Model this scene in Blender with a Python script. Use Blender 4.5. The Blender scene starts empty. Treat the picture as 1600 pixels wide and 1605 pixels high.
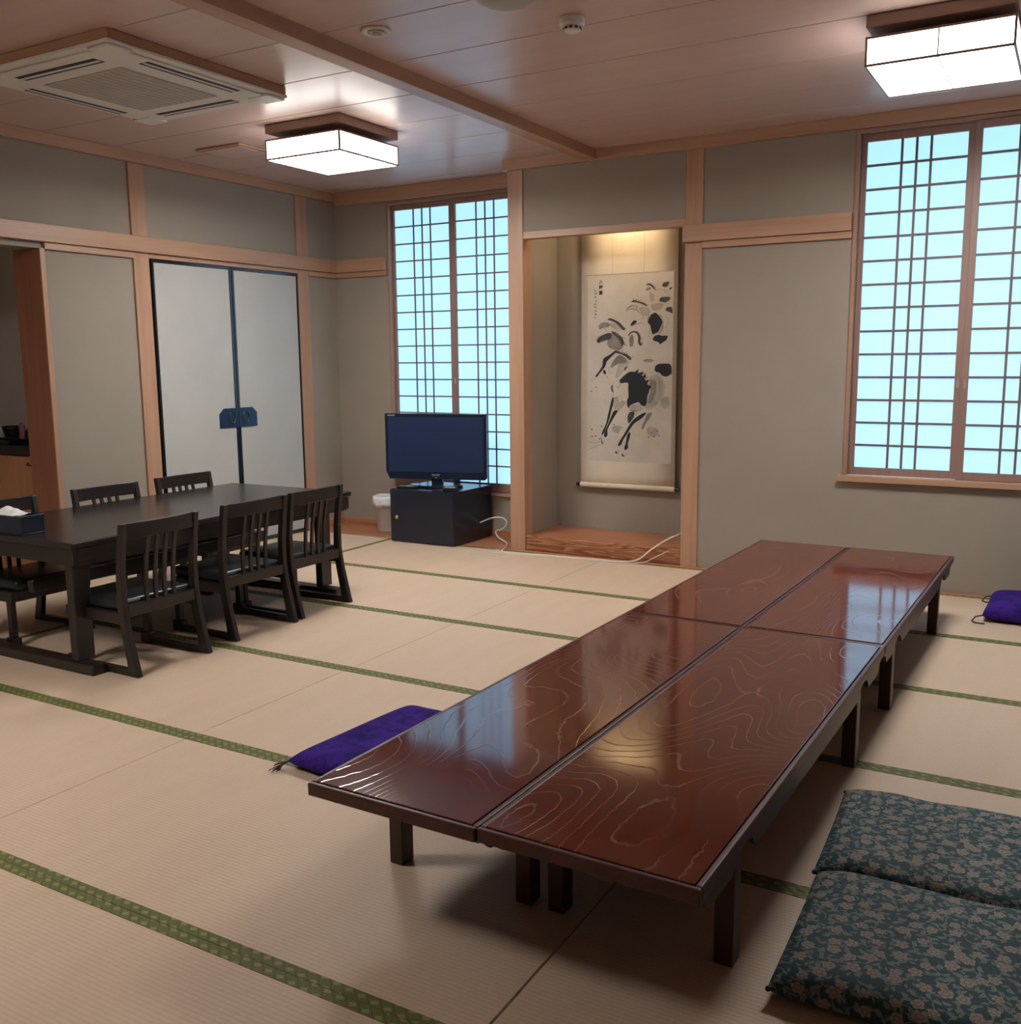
import bpy, bmesh, math, random
from math import sin, cos, pi, radians
from mathutils import Vector, Matrix

random.seed(7)
S = bpy.context.scene
COL = S.collection

# ------------------------------------------------------------------ camera
CAM_H = 1.3816
yaw, pitch, roll, FPX = -0.52336, -0.15363, -0.00996, 1540.5
fwd = Vector((sin(yaw) * cos(pitch), cos(yaw) * cos(pitch), sin(pitch)))
rgt = Vector((cos(yaw), -sin(yaw), 0)); upv = rgt.cross(fwd)
r2 = cos(roll) * rgt + sin(roll) * upv
u2 = -sin(roll) * rgt + cos(roll) * upv
cam = bpy.data.cameras.new('camera'); cam_o = bpy.data.objects.new('camera', cam); COL.objects.link(cam_o)
M4 = Matrix((r2, u2, -fwd)).transposed().to_4x4(); M4.translation = Vector((0, 0, CAM_H))
cam_o.matrix_world = M4
cam.sensor_fit = 'HORIZONTAL'; cam.sensor_width = 36; cam.lens = FPX * 36 / 1600
cam.clip_start = 0.02
S.camera = cam_o

# ------------------------------------------------------------------ world, exposure, light levels
world = bpy.data.worlds.new('world'); S.world = world; world.use_nodes = True
bg = world.node_tree.nodes['Background']; bg.inputs[0].default_value = (0.55, 0.7, 0.9, 1); bg.inputs[1].default_value = 0.6
S.view_settings.view_transform = 'Standard'; S.view_settings.look = 'None'
S.view_settings.gamma = 1; S.view_settings.use_curve_mapping = False
S.view_settings.exposure = 0.22
LAMP_POWER = 46.0           # radiance of the paper lamp shades
WINDOW_LIGHT = (0.385, 0.745, 1.08)   # overcast daylight through the shoji paper
SCROLL_LAMP_W = 19.0

# ------------------------------------------------------------------ helpers
def tag(o, label=None, cat=None, group=None, kind=None):
    if label: o['label'] = label
    if cat: o['category'] = cat
    if group: o['group'] = group
    if kind: o['kind'] = kind
    return o

def empty(name, loc=(0, 0, 0), rz=0.0):
    o = bpy.data.objects.new(name, None); COL.objects.link(o)
    o.location = loc; o.rotation_euler = (0, 0, rz); o.empty_display_size = 0.1
    return o

class MB:
    def __init__(s): s.bm = bmesh.new()
    def box(s, x0, y0, z0, x1, y1, z1):
        x0, x1 = sorted((x0, x1)); y0, y1 = sorted((y0, y1)); z0, z1 = sorted((z0, z1))
        v = [s.bm.verts.new(p) for p in ((x0, y0, z0), (x1, y0, z0), (x1, y1, z0), (x0, y1, z0), (x0, y0, z1), (x1, y0, z1), (x1, y1, z1), (x0, y1, z1))]
        for f in ((3, 2, 1, 0), (4, 5, 6, 7), (0, 1, 5, 4), (1, 2, 6, 5), (2, 3, 7, 6), (3, 0, 4, 7)): s.bm.faces.new([v[i] for i in f])
        return s
    def prism(s, pts, axis, a0, a1):
        def mk(p, a):
            return {'x': (a, p[0], p[1]), 'y': (p[0], a, p[1]), 'z': (p[0], p[1], a)}[axis]
        A = [s.bm.verts.new(mk(p, a0)) for p in pts]; B = [s.bm.verts.new(mk(p, a1)) for p in pts]
        n = len(pts)
        s.bm.faces.new(A[::-1]); s.bm.faces.new(B)
        for i in range(n): s.bm.faces.new([A[i], A[(i + 1) % n], B[(i + 1) % n], B[i]])
        return s
    def lathe(s, prof, c=(0, 0, 0), n=32, closed=False):
        rings = []
        for r, z in prof:
            if r < 1e-6: rings.append([s.bm.verts.new((c[0], c[1], c[2] + z))])
            else: rings.append([s.bm.verts.new((c[0] + r * cos(2 * pi * i / n), c[1] + r * sin(2 * pi * i / n), c[2] + z)) for i in range(n)])
        for a, b in zip(rings, rings[1:]):
            for i in range(n):
                j = (i + 1) % n
                if len(a) == 1 and len(b) == 1: continue
                if len(a) == 1: s.bm.faces.new([a[0], b[j], b[i]])
                elif len(b) == 1: s.bm.faces.new([a[i], a[j], b[0]])
                else: s.bm.faces.new([a[i], a[j], b[j], b[i]])
        return s
    def tube(s, pts, r, n=8, r1=None):
        pts = [Vector(p) for p in pts]; rings = []; up = Vector((0, 0, 1)); m = len(pts)
        for i, p in enumerate(pts):
            t = (pts[min(i + 1, m - 1)] - pts[max(i - 1, 0)]).normalized()
            if i == 0:
                u = t.orthogonal().normalized()
            else:
                u = (u - t * u.dot(t)).normalized()
            w = t.cross(u); rr = r if r1 is None else r + (r1 - r) * i / (m - 1)
            rings.append([s.bm.verts.new(p + (u * cos(2 * pi * k / n) + w * sin(2 * pi * k / n)) * rr) for k in range(n)])
        for a, b in zip(rings, rings[1:]):
            for i in range(n): s.bm.faces.new([a[i], a[(i + 1) % n], b[(i + 1) % n], b[i]])
        s.bm.faces.new(rings[0][::-1]); s.bm.faces.new(rings[-1])
        return s
    def sweep(s, path, du, dv, width=None):
        """rectangular section bar: path of (point, tangent-normal u, v) ; du, dv half sizes (constants or lists)"""
        rings = []
        m = len(path)
        for i, (p, u, v) in enumerate(path):
            a = du[i] if isinstance(du, (list, tuple)) else du
            b = dv[i] if isinstance(dv, (list, tuple)) else dv
            p = Vector(p); u = Vector(u); v = Vector(v)
            rings.append([s.bm.verts.new(p + u * sa * a + v * sb * b) for sa, sb in ((-1, -1), (1, -1), (1, 1), (-1, 1))])
        for a, b in zip(rings, rings[1:]):
            for i in range(4): s.bm.faces.new([a[i], a[(i + 1) % 4], b[(i + 1) % 4], b[i]])
        s.bm.faces.new(rings[0][::-1]); s.bm.faces.new(rings[-1])
        return s
    def quad(s, a, b, c, d):
        s.bm.faces.new([s.bm.verts.new(p) for p in (a, b, c, d)]); return s
    def mesh(s, name, bevel=0, seg=1, smooth=False):
        bmesh.ops.recalc_face_normals(s.bm, faces=s.bm.faces[:])
        if bevel:
            es = [e for e in s.bm.edges if len(e.link_faces) == 2 and e.calc_face_angle(0) > 0.5]
            bmesh.ops.bevel(s.bm, geom=es, offset=bevel, segments=seg, affect='EDGES', profile=0.5, clamp_overlap=True)
        me = bpy.data.meshes.new(name); s.bm.to_mesh(me); s.bm.free()
        if smooth:
            for p in me.polygons: p.use_smooth = True
            if smooth == 'auto':
                for e in me.edges: pass
        return me
    def build(s, name, mat, parent=None, bevel=0, seg=1, smooth=False):
        me = s.mesh(name, bevel, seg, smooth)
        return link(name, me, mat, parent)

def link(name, me, mat=None, parent=None):
    if mat is not None and not me.materials: me.materials.append(mat)
    o = bpy.data.objects.new(name, me); COL.objects.link(o)
    if parent: o.parent = parent
    return o

def smooth_by_angle(o, ang=0.6):
    me = o.data
    bm = bmesh.new(); bm.from_mesh(me)
    for f in bm.faces: f.smooth = True
    for e in bm.edges:
        if len(e.link_faces) == 2 and e.calc_face_angle(0) > ang: e.smooth = False
    bm.to_mesh(me); bm.free(); return o

def copy_tree(o, parent=None):
    c = o.copy(); COL.objects.link(c); c.parent = parent
    for ch in list(o.children): copy_tree(ch, c)
    return c

def struct(name, mb, mat, label, cat, parent=None, bevel=0):
    o = mb.build(name, mat, parent, bevel)
    return tag(o, label, cat, kind='structure')

# ------------------------------------------------------------------ materials
def new_mat(name):
    m = bpy.data.materials.new(name); m.use_nodes = True
    nt = m.node_tree; b = nt.nodes['Principled BSDF']
    return m, nt, b
def N(nt, t, **kw):
    n = nt.nodes.new(t)
    for k, v in kw.items(): setattr(n, k, v)
    return n
def math_n(nt, op, a, b=None, c=None):
    n = N(nt, 'ShaderNodeMath', operation=op)
    for i, x in enumerate((a, b, c)):
        if x is None: continue
        if isinstance(x, (int, float)): n.inputs[i].default_value = x
        else: nt.links.new(x, n.inputs[i])
    return n.outputs[0]
def mixc(nt, fac, a, b):
    n = N(nt, 'ShaderNodeMix', data_type='RGBA')
    for s, x in ((n.inputs[0], fac), (n.inputs[6], a), (n.inputs[7], b)):
        if isinstance(x, (int, float)): s.default_value = x
        elif isinstance(x, tuple): s.default_value = (*x[:3], 1)
        else: nt.links.new(x, s)
    return n.outputs[2]
def coords(nt, scale=(1, 1, 1), rot=(0, 0, 0), loc=(0, 0, 0)):
    tc = N(nt, 'ShaderNodeTexCoord'); mp = N(nt, 'ShaderNodeMapping')
    mp.inputs['Scale'].default_value = scale; mp.inputs['Rotation'].default_value = rot; mp.inputs['Location'].default_value = loc
    nt.links.new(tc.outputs['Object'], mp.inputs['Vector']); return mp.outputs[0]
def noise(nt, vec, scale, detail=3, rough=0.5, dist=0.0, w=None):
    n = N(nt, 'ShaderNodeTexNoise')
    if w is not None: n.noise_dimensions = '4D'; nt.links.new(w, n.inputs['W'])
    nt.links.new(vec, n.inputs['Vector']); n.inputs['Scale'].default_value = scale; n.inputs['Detail'].default_value = detail
    n.inputs['Roughness'].default_value = rough; n.inputs['Distortion'].default_value = dist
    return n.outputs[0]
def ramp(nt, fac, stops):
    r = N(nt, 'ShaderNodeValToRGB'); e = r.color_ramp.elements
    while len(e) < len(stops): e.new(0.5)
    for i, (p, c) in enumerate(stops): e[i].position = p; e[i].color = (*c[:3], 1)
    nt.links.new(fac, r.inputs[0]); return r.outputs[0]
def bump(nt, b, h, strength, dist=0.002):
    n = N(nt, 'ShaderNodeBump'); n.inputs['Strength'].default_value = strength; n.inputs['Distance'].default_value = dist
    nt.links.new(h, n.inputs['Height']); nt.links.new(n.outputs[0], b.inputs['Normal'])

def plain(name, col, rough=0.5, metal=0.0, var=0.06, spec=0.5):
    m, nt, b = new_mat(name)
    v = noise(nt, coords(nt), 9, 3)
    nt.links.new(ramp(nt, v, [(0.3, tuple(c * (1 - var) for c in col)), (0.7, tuple(min(1, c * (1 + var)) for c in col))]), b.inputs['Base Color'])
    b.inputs['Roughness'].default_value = rough; b.inputs['Metallic'].default_value = metal
    b.inputs['Specular IOR Level'].default_value = spec
    return m
def wood(name, c1, c2, axis='z', rough=0.45, ring=26, streak=1.6, coat=0.0):
    m, nt, b = new_mat(name)
    sc = {'x': (streak, ring, ring), 'y': (ring, streak, ring), 'z': (ring, ring, streak)}[axis]
    v = noise(nt, coords(nt, sc), 1.0, 5, 0.6, 0.4)
    sc2 = tuple(k * 7 for k in sc)
    v2 = noise(nt, coords(nt, sc2), 1.0, 2, 0.5)
    f = math_n(nt, 'ADD', math_n(nt, 'MULTIPLY', v, 0.75), math_n(nt, 'MULTIPLY', v2, 0.25))
    nt.links.new(ramp(nt, f, [(0.35, c1), (0.65, c2)]), b.inputs['Base Color'])
    b.inputs['Roughness'].default_value = rough
    bump(nt, b, v2, 0.08)
    if coat: b.inputs['Coat Weight'].default_value = coat; b.inputs['Coat Roughness'].default_value = 0.15
    return m
def emis(name, col, s=1.0, base=(0.8, 0.8, 0.8)):
    m, nt, b = new_mat(name)
    b.inputs['Base Color'].default_value = (*base, 1); b.inputs['Roughness'].default_value = 0.8
    b.inputs['Emission Color'].default_value = (*col, 1); b.inputs['Emission Strength'].default_value = s
    return m

MT = {}
def plaster(name, col):
    m, nt, b = new_mat(name)
    v = noise(nt, coords(nt), 2.2, 4, 0.6); v2 = noise(nt, coords(nt), 260, 2)
    nt.links.new(ramp(nt, v, [(0.3, tuple(c * 0.96 for c in col)), (0.7, tuple(c * 1.04 for c in col))]), b.inputs['Base Color'])
    b.inputs['Roughness'].default_value = 0.92; b.inputs['Specular IOR Level'].default_value = 0.15
    bump(nt, b, v2, 0.25, 0.001); return m
MT['plaster'] = plaster('wall_plaster', (0.325, 0.281, 0.237))
MT['alcove'] = plaster('alcove_plaster', (0.62, 0.54, 0.48))
for ax in 'xyz':
    MT['trim_' + ax] = wood('cypress_trim_' + ax, (0.405, 0.226, 0.142), (0.485, 0.288, 0.190), ax, 0.42, ring=18, streak=1.0)
    MT['board_' + ax] = wood('reddish_board_' + ax, (0.34, 0.125, 0.06), (0.50, 0.22, 0.11), ax, 0.33, ring=22, streak=0.9)
    MT['dark_' + ax] = wood('espresso_wood_' + ax, (0.013, 0.0092, 0.0085), (0.025, 0.018, 0.016), ax, 0.36, ring=30, streak=1.5)
    MT['rw_' + ax] = wood('redwood_leg_' + ax, (0.028, 0.008, 0.005), (0.055, 0.015, 0.009), ax, 0.4, ring=26, streak=1.2)
MT['jamb'] = wood('red_jamb', (0.30, 0.115, 0.065), (0.38, 0.16, 0.09), 'z', 0.45)
MT['kitchen'] = wood('orange_cabinet', (0.44, 0.20, 0.09), (0.54, 0.26, 0.125), 'z', 0.4)
MT['ceil'] = wood('ceiling_board', (0.55, 0.39, 0.345), (0.60, 0.435, 0.385), 'x', 0.32, ring=9, streak=0.5)
# bold-grained step board
def step_mat():
    m, nt, b = new_mat('step_board_grain')
    v = noise(nt, coords(nt, (1.1, 6, 15)), 1.0, 2, 0.5, 0.3)
    w = math_n(nt, 'FRACT', math_n(nt, 'MULTIPLY', v, 13.0))
    nt.links.new(ramp(nt, w, [(0.0, (0.50, 0.235, 0.115)), (0.45, (0.36, 0.14, 0.065)), (0.85, (0.19, 0.06, 0.03)), (1.0, (0.45, 0.20, 0.10))]), b.inputs['Base Color'])
    b.inputs['Roughness'].default_value = 0.35; return m
MT['step'] = step_mat()
# tatami
def tatami_mat_(name, along='x'):
    m, nt, b = new_mat(name)
    sc = (1, 1, 1) if along == 'x' else (1, 1, 1)
    c = coords(nt)
    sep = N(nt, 'ShaderNodeSeparateXYZ'); nt.links.new(c, sep.inputs[0])
    across = sep.outputs[1] if along == 'x' else sep.outputs[0]
    lng = sep.outputs[0] if along == 'x' else sep.outputs[1]
    ribs = math_n(nt, 'ABSOLUTE', math_n(nt, 'SINE', math_n(nt, 'MULTIPLY', across, pi / 0.0135)))
    rush = noise(nt, coords(nt, (330, 40, 1) if along == 'x' else (40, 330, 1)), 1.0, 2, 0.5)
    var = noise(nt, coords(nt, (7, 1.4, 1) if along == 'x' else (1.4, 7, 1)), 1.0, 3, 0.6)
    oi = N(nt, 'ShaderNodeObjectInfo')
    base = ramp(nt, math_n(nt, 'ADD', math_n(nt, 'MULTIPLY', var, 0.5), math_n(nt, 'MULTIPLY', rush, 0.5)), [(0.30, (0.57, 0.425, 0.308)), (0.70, (0.655, 0.505, 0.38))])
    rb = math_n(nt, 'POWER', ribs, 0.5)
    col = mixc(nt, math_n(nt, 'MULTIPLY', math_n(nt, 'SUBTRACT', 1.0, rb), 0.28), base, (0.32, 0.22, 0.14))  # groove shade between the rush ribs mixed into the colour
    tint = mixc(nt, math_n(nt, 'MULTIPLY', oi.outputs['Random'], 0.10), col, (0.62, 0.42, 0.25))
    nt.links.new(tint, b.inputs['Base Color'])
    b.inputs['Roughness'].default_value = 0.55; b.inputs['Specular IOR Level'].default_value = 0.35
    h = math_n(nt, 'ADD', rb, math_n(nt, 'MULTIPLY', rush, 0.35))
    bump(nt, b, h, 0.45, 0.0012); return m
MT['tatami_x'] = tatami_mat_('tatami_rush', 'x'); MT['tatami_y'] = tatami_mat_('tatami_rush_turned', 'y')
def heri(name, along):
    m, nt, b = new_mat(name)
    tc = N(nt, 'ShaderNodeTexCoord')
    sep = N(nt, 'ShaderNodeSeparateXYZ'); nt.links.new(tc.outputs['Object'], sep.inputs[0])
    u, v = (sep.outputs[0], sep.outputs[1]) if along == 'x' else (sep.outputs[1], sep.outputs[0])
    # woven lattice: skewed cells with pale squares between dark diagonals
    p = 0.0205
    a = math_n(nt, 'DIVIDE', math_n(nt, 'ADD', u, math_n(nt, 'MULTIPLY', v, 0.9)), p * 1.7)
    c = math_n(nt, 'DIVIDE', math_n(nt, 'SUBTRACT', v, math_n(nt, 'MULTIPLY', u, 0.42)), p)
    fa = math_n(nt, 'FRACT', a); fc = math_n(nt, 'FRACT', c)
    sa = math_n(nt, 'MULTIPLY', math_n(nt, 'GREATER_THAN', fa, 0.24), math_n(nt, 'LESS_THAN', fa, 0.82))
    sc = math_n(nt, 'MULTIPLY', math_n(nt, 'GREATER_THAN', fc, 0.18), math_n(nt, 'LESS_THAN', fc, 0.84))
    chk = math_n(nt, 'LESS_THAN', math_n(nt, 'MODULO', math_n(nt, 'ADD', math_n(nt, 'ADD', math_n(nt, 'FLOOR', a), math_n(nt, 'FLOOR', c)), 1000.0), 2.0), 0.5)
    hatch = math_n(nt, 'GREATER_THAN', math_n(nt, 'SINE', math_n(nt, 'MULTIPLY', u, 2 * pi / 0.0042)), -0.35)
    pale = math_n(nt, 'MULTIPLY', math_n(nt, 'MULTIPLY', sa, sc), math_n(nt, 'MULTIPLY', chk, hatch))
    line = math_n(nt, 'LESS_THAN', fa, 0.07)
    col = mixc(nt, math_n(nt, 'MULTIPLY', pale, 0.75), (0.118, 0.125, 0.030), (0.36, 0.34, 0.135))
    col = mixc(nt, math_n(nt, 'MULTIPLY', line, 0.8), col, (0.05, 0.055, 0.012))
    nt.links.new(col, b.inputs['Base Color']); b.inputs['Roughness'].default_value = 0.7
    bump(nt, b, noise(nt, coords(nt), 900, 1), 0.2, 0.0008); return m
MT['heri_x'] = heri('green_brocade_border_x', 'x'); MT['heri_y'] = heri('green_brocade_border_y', 'y')
# red lacquer table tops with raised zelkova-like grain
def lacquer():
    m, nt, b = new_mat('red_lacquer_grain')
    oi = N(nt, 'ShaderNodeObjectInfo'); w = math_n(nt, 'MULTIPLY', oi.outputs['Random'], 37.0)
    v = noise(nt, coords(nt, (2.1, 0.85, 1)), 1.15, 1.2, 0.35, 0.25, w)
    fine = noise(nt, coords(nt, (40, 3, 1)), 1.0, 4, 0.6, 0.3, w)
    wob = noise(nt, coords(nt, (30, 30, 1)), 1.0, 2, 0.5)
    sx = N(nt, 'ShaderNodeSeparateXYZ'); nt.links.new(coords(nt), sx.inputs[0])
    t = math_n(nt, 'FRACT', math_n(nt, 'ADD', math_n(nt, 'MULTIPLY_ADD', v, 36.0, math_n(nt, 'MULTIPLY', sx.outputs[0], 13.0)), math_n(nt, 'MULTIPLY', wob, 0.35)))
    d = math_n(nt, 'ABSOLUTE', math_n(nt, 'SUBTRACT', t, 0.5))
    line = math_n(nt, 'SUBTRACT', 1.0, math_n(nt, 'SMOOTH_MIN', math_n(nt, 'MULTIPLY', d, 17.0), 1.0, 0.2))
    line = math_n(nt, 'MAXIMUM', line, 0.0)
    msk = ramp(nt, noise(nt, coords(nt, (2.2, 1.5, 1)), 1.3, 2, 0.5, 0, w), [(0.36, (0, 0, 0)), (0.52, (1, 1, 1))])
    ln = math_n(nt, 'MULTIPLY', line, msk)
    base = ramp(nt, fine, [(0.3, (0.080, 0.0105, 0.0055)), (0.7, (0.122, 0.0175, 0.0085))])
    col = mixc(nt, math_n(nt, 'MULTIPLY', ln, 0.42), base, (0.33, 0.20, 0.165))
    nt.links.new(col, b.inputs['Base Color'])
    b.inputs['Roughness'].default_value = 0.45; b.inputs['Specular IOR Level'].default_value = 0.0
    b.inputs['Coat Weight'].default_value = 1.0; b.inputs['Coat Roughness'].default_value = 0.085; b.inputs['Coat IOR'].default_value = 1.92
    h = math_n(nt, 'ADD', math_n(nt, 'MULTIPLY', ln, 0.8), math_n(nt, 'MULTIPLY', fine, 0.10))
    bp = N(nt, 'ShaderNodeBump'); bp.inputs['Strength'].default_value = 0.12; bp.inputs['Distance'].default_value = 0.0016
    nt.links.new(h, bp.inputs['Height']); nt.links.new(bp.outputs[0], b.inputs['Normal']); nt.links.new(bp.outputs[0], b.inputs['Coat Normal'])
    return m
MT['lacquer'] = lacquer()
MT['lacquer_edge'] = wood('red_lacquer_edge', (0.05, 0.011, 0.006), (0.085, 0.018, 0.010), 'y', 0.42, coat=0.0)
MT['table_dark'] = wood('black_brown_table_top', (0.015, 0.012, 0.0115), (0.024, 0.019, 0.018), 'y', 0.24, ring=24, streak=1.2)
MT['leather'] = plain('black_leatherette', (0.012, 0.013, 0.016), 0.34)
MT['tvblack'] = plain('glossy_black_plastic_flare_tint', (0.010, 0.017, 0.036), 0.22)  # blue tint stands for lens flare over black plastic
MT['cab'] = plain('black_laminate_flare_tint', (0.011, 0.015, 0.030), 0.22)  # blue in the colour is lens flare laid over plain black
MT['screen'] = plain('dark_screen_panel', (0.009, 0.026, 0.085), 0.30, spec=0.8)  # bluer base carries the same lens flare as the bezel
MT['logo'] = plain('silver_lettering', (0.55, 0.57, 0.6), 0.4)
MT['brass'] = plain('brass_knob', (0.72, 0.50, 0.24), 0.3, 0.8)
MT['fusuma'] = plaster('fusuma_paper', (0.46, 0.455, 0.44))
MT['fusuma_frame'] = plain('black_lacquer_frame', (0.008, 0.010, 0.016), 0.16, spec=0.9)
MT['fusuma_pull'] = plain('blue_black_metal_pull', (0.03, 0.055, 0.10), 0.3, 0.6)
MT['kumiko'] = wood('backlit_shoji_bar', (0.15, 0.12, 0.11), (0.19, 0.15, 0.135), 'z', 0.5)  # wood tone darkened to put the backlit look into the colour
MT['winframe'] = wood('backlit_window_frame_wood', (0.32, 0.18, 0.125), (0.38, 0.225, 0.16), 'z', 0.45)  # darker copy of the trim wood, backlit shade is in the colour
MT['sash'] = wood('backlit_shoji_sash_wood', (0.26, 0.155, 0.13), (0.32, 0.20, 0.165), 'z', 0.45)  # stiles darker than their timber, shade from backlighting put into the colour
MT['paper'] = emis('daylit_shoji_paper', WINDOW_LIGHT, 1.0, (0.25, 0.30, 0.33))
MT['lamp_paper'] = emis('lit_lamp_paper', (1.0, 0.975, 0.93), LAMP_POWER)
MT['lamp_side'] = emis('lit_lamp_side_paper', (1.0, 0.975, 0.93), LAMP_POWER * 0.16)
MT['lamp_frame'] = wood('lamp_frame_wood', (0.25, 0.16, 0.12), (0.33, 0.21, 0.15), 'x', 0.4)
MT['lamp_plate'] = wood('lamp_base_wood', (0.34, 0.22, 0.18), (0.42, 0.28, 0.22), 'x', 0.4)
MT['white'] = plain('white_plastic', (0.72, 0.70, 0.66), 0.45, var=0.02)
MT['greyw'] = plain('grey_white_grille', (0.44, 0.41, 0.37), 0.6, var=0.03)
MT['black'] = plain('matt_black', (0.008, 0.008, 0.009), 0.55)
MT['bin'] = plain('white_bin_plastic', (0.62, 0.60, 0.56), 0.4, var=0.03)
MT['bag'] = plain('white_plastic_bag', (0.78, 0.78, 0.76), 0.25, var=0.05)
MT['cable'] = plain('white_cable', (0.75, 0.70, 0.60), 0.45)
MT['tissue'] = plain('white_tissue', (0.82, 0.82, 0.82), 0.8)
MT['counter'] = plain('black_stone_counter', (0.02, 0.018, 0.018), 0.2)
MT['pink'] = plain('pink_packet', (0.55, 0.16, 0.18), 0.5)
MT['copper'] = plain('dark_handle', (0.10, 0.05, 0.03), 0.4, 0.5)
MT['pull_light'] = plain('pale_metal_pull', (0.45, 0.38, 0.36), 0.35, 0.6)
def scroll_paper(name, col, spots):
    m, nt, b = new_mat(name)
    v = noise(nt, coords(nt), 4.0, 4, 0.6)
    nt.links.new(ramp(nt, v, [(0.35, tuple(c * spots for c in col)), (0.62, col)]), b.inputs['Base Color'])
    b.inputs['Roughness'].default_value = 0.85
    bump(nt, b, noise(nt, coords(nt, (1, 1, 5)), 6, 2), 0.15, 0.01); return m
MT['scroll'] = scroll_paper('scroll_mount_silk', (0.66, 0.575, 0.46), 0.93)
MT['scroll_paint'] = scroll_paper('painting_paper', (0.56, 0.50, 0.43), 0.86)
MT['ink0'] = plain('ink_black', (0.012, 0.016, 0.022), 0.8); MT['ink1'] = plain('ink_dark', (0.055, 0.055, 0.058), 0.85, var=0.5)
MT['ink2'] = plain('ink_mid', (0.21, 0.185, 0.165), 0.85, var=0.35); MT['ink3'] = plain('ink_pale', (0.38, 0.335, 0.285), 0.85, var=0.2)
# cushions
def purple():
    m, nt, b = new_mat('purple_brocade')
    v = noise(nt, coords(nt), 16, 4, 0.65, 0.5)
    nt.links.new(ramp(nt, v, [(0.40, (0.024, 0.011, 0.12)), (0.58, (0.048, 0.018, 0.21))]), b.inputs['Base Color'])
    b.inputs['Roughness'].default_value = 0.9; b.inputs['Specular IOR Level'].default_value = 0.1
    bump(nt, b, noise(nt, coords(nt), 500, 1), 0.2, 0.0008); return m
MT['purple'] = purple()
MT['cord'] = plain('black_cord', (0.012, 0.010, 0.014), 0.7)
def floral():
    m, nt, b = new_mat('teal_floral_cloth')
    c = coords(nt)
    sep0 = N(nt, 'ShaderNodeSeparateXYZ'); nt.links.new(c, sep0.inputs[0])
    flat = N(nt, 'ShaderNodeCombineXYZ'); nt.links.new(sep0.outputs[0], flat.inputs[0])
    nt.links.new(math_n(nt, 'ADD', sep0.outputs[1], math_n(nt, 'MULTIPLY', sep0.outputs[2], 0.9)), flat.inputs[1])
    c = flat.outputs[0]
    def vor(scale, rnd=0.75, off=0.0):
        mp = N(nt, 'ShaderNodeMapping'); mp.inputs['Location'].default_value = (off, off * 0.7, 0); mp.inputs['Scale'].default_value = (scale,) * 3
        nt.links.new(c, mp.inputs[0])
        n = N(nt, 'ShaderNodeTexVoronoi', voronoi_dimensions='2D'); n.inputs['Scale'].default_value = 1.0; n.inputs['Randomness'].default_value = rnd
        nt.links.new(mp.outputs[0], n.inputs['Vector'])
        d = N(nt, 'ShaderNodeVectorMath', operation='SUBTRACT'); nt.links.new(mp.outputs[0], d.inputs[0]); nt.links.new(n.outputs['Position'], d.inputs[1])
        s = N(nt, 'ShaderNodeSeparateXYZ'); nt.links.new(d.outputs[0], s.inputs[0])
        sc = N(nt, 'ShaderNodeSeparateColor'); nt.links.new(n.outputs['Color'], sc.inputs[0])
        return s.outputs[0], s.outputs[1], n.outputs['Distance'], sc.outputs[0], sc.outputs[1]
    # flowers
    x, y, d, rr, rg = vor(20.5)
    ang = math_n(nt, 'ADD', math_n(nt, 'ARCTAN2', y, x), math_n(nt, 'MULTIPLY', rr, 6.28))
    pet = math_n(nt, 'ADD', math_n(nt, 'MULTIPLY_ADD', rg, 0.09, 0.17), math_n(nt, 'MULTIPLY', math_n(nt, 'ABSOLUTE', math_n(nt, 'COSINE', math_n(nt, 'MULTIPLY', ang, 2.5))), 0.085))
    q = math_n(nt, 'DIVIDE', d, pet)
    fl = math_n(nt, 'LESS_THAN', q, 1.0)
    ringm = math_n(nt, 'LESS_THAN', math_n(nt, 'ABSOLUTE', math_n(nt, 'SUBTRACT', q, 0.45)), 0.07)
    spoke = math_n(nt, 'MULTIPLY', math_n(nt, 'LESS_THAN', math_n(nt, 'ABSOLUTE', math_n(nt, 'COSINE', math_n(nt, 'MULTIPLY', ang, 2.5))), 0.20), math_n(nt, 'GREATER_THAN', q, 0.45))
    inner = math_n(nt, 'MAXIMUM', ringm, spoke)
    # leaves
    def leaves(scale, off, ln, wd, rnd=1.0):
        x, y, d, rr, rg = vor(scale, rnd, off)
        a = math_n(nt, 'MULTIPLY', rr, 6.28)
        ca, sa = math_n(nt, 'COSINE', a), math_n(nt, 'SINE', a)
        lx = math_n(nt, 'ADD', math_n(nt, 'MULTIPLY', x, ca), math_n(nt, 'MULTIPLY', y, sa))
        ly = math_n(nt, 'SUBTRACT', math_n(nt, 'MULTIPLY', y, ca), math_n(nt, 'MULTIPLY', x, sa))
        ly = math_n(nt, 'ADD', ly, math_n(nt, 'MULTIPLY', math_n(nt, 'MULTIPLY', lx, lx), 0.9))
        e = math_n(nt, 'ADD', math_n(nt, 'ABSOLUTE', math_n(nt, 'DIVIDE', ly, wd)), math_n(nt, 'POWER', math_n(nt, 'ABSOLUTE', math_n(nt, 'DIVIDE', lx, ln)), 2.0))
        full = math_n(nt, 'LESS_THAN', e, 1.0)
        vein = math_n(nt, 'LESS_THAN', math_n(nt, 'ABSOLUTE', ly), wd * 0.16)
        return math_n(nt, 'MULTIPLY', full, math_n(nt, 'SUBTRACT', 1.0, math_n(nt, 'MULTIPLY', vein, 0.6)))
    l1 = leaves(34.0, 3.1, 0.42, 0.17); l2 = leaves(45.0, 7.7, 0.40, 0.15); l3 = leaves(21.0, 12.3, 0.62, 0.035)
    lv = math_n(nt, 'MAXIMUM', math_n(nt, 'MAXIMUM', l1, l2), l3)
    base = (0.007, 0.040, 0.050)
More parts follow.
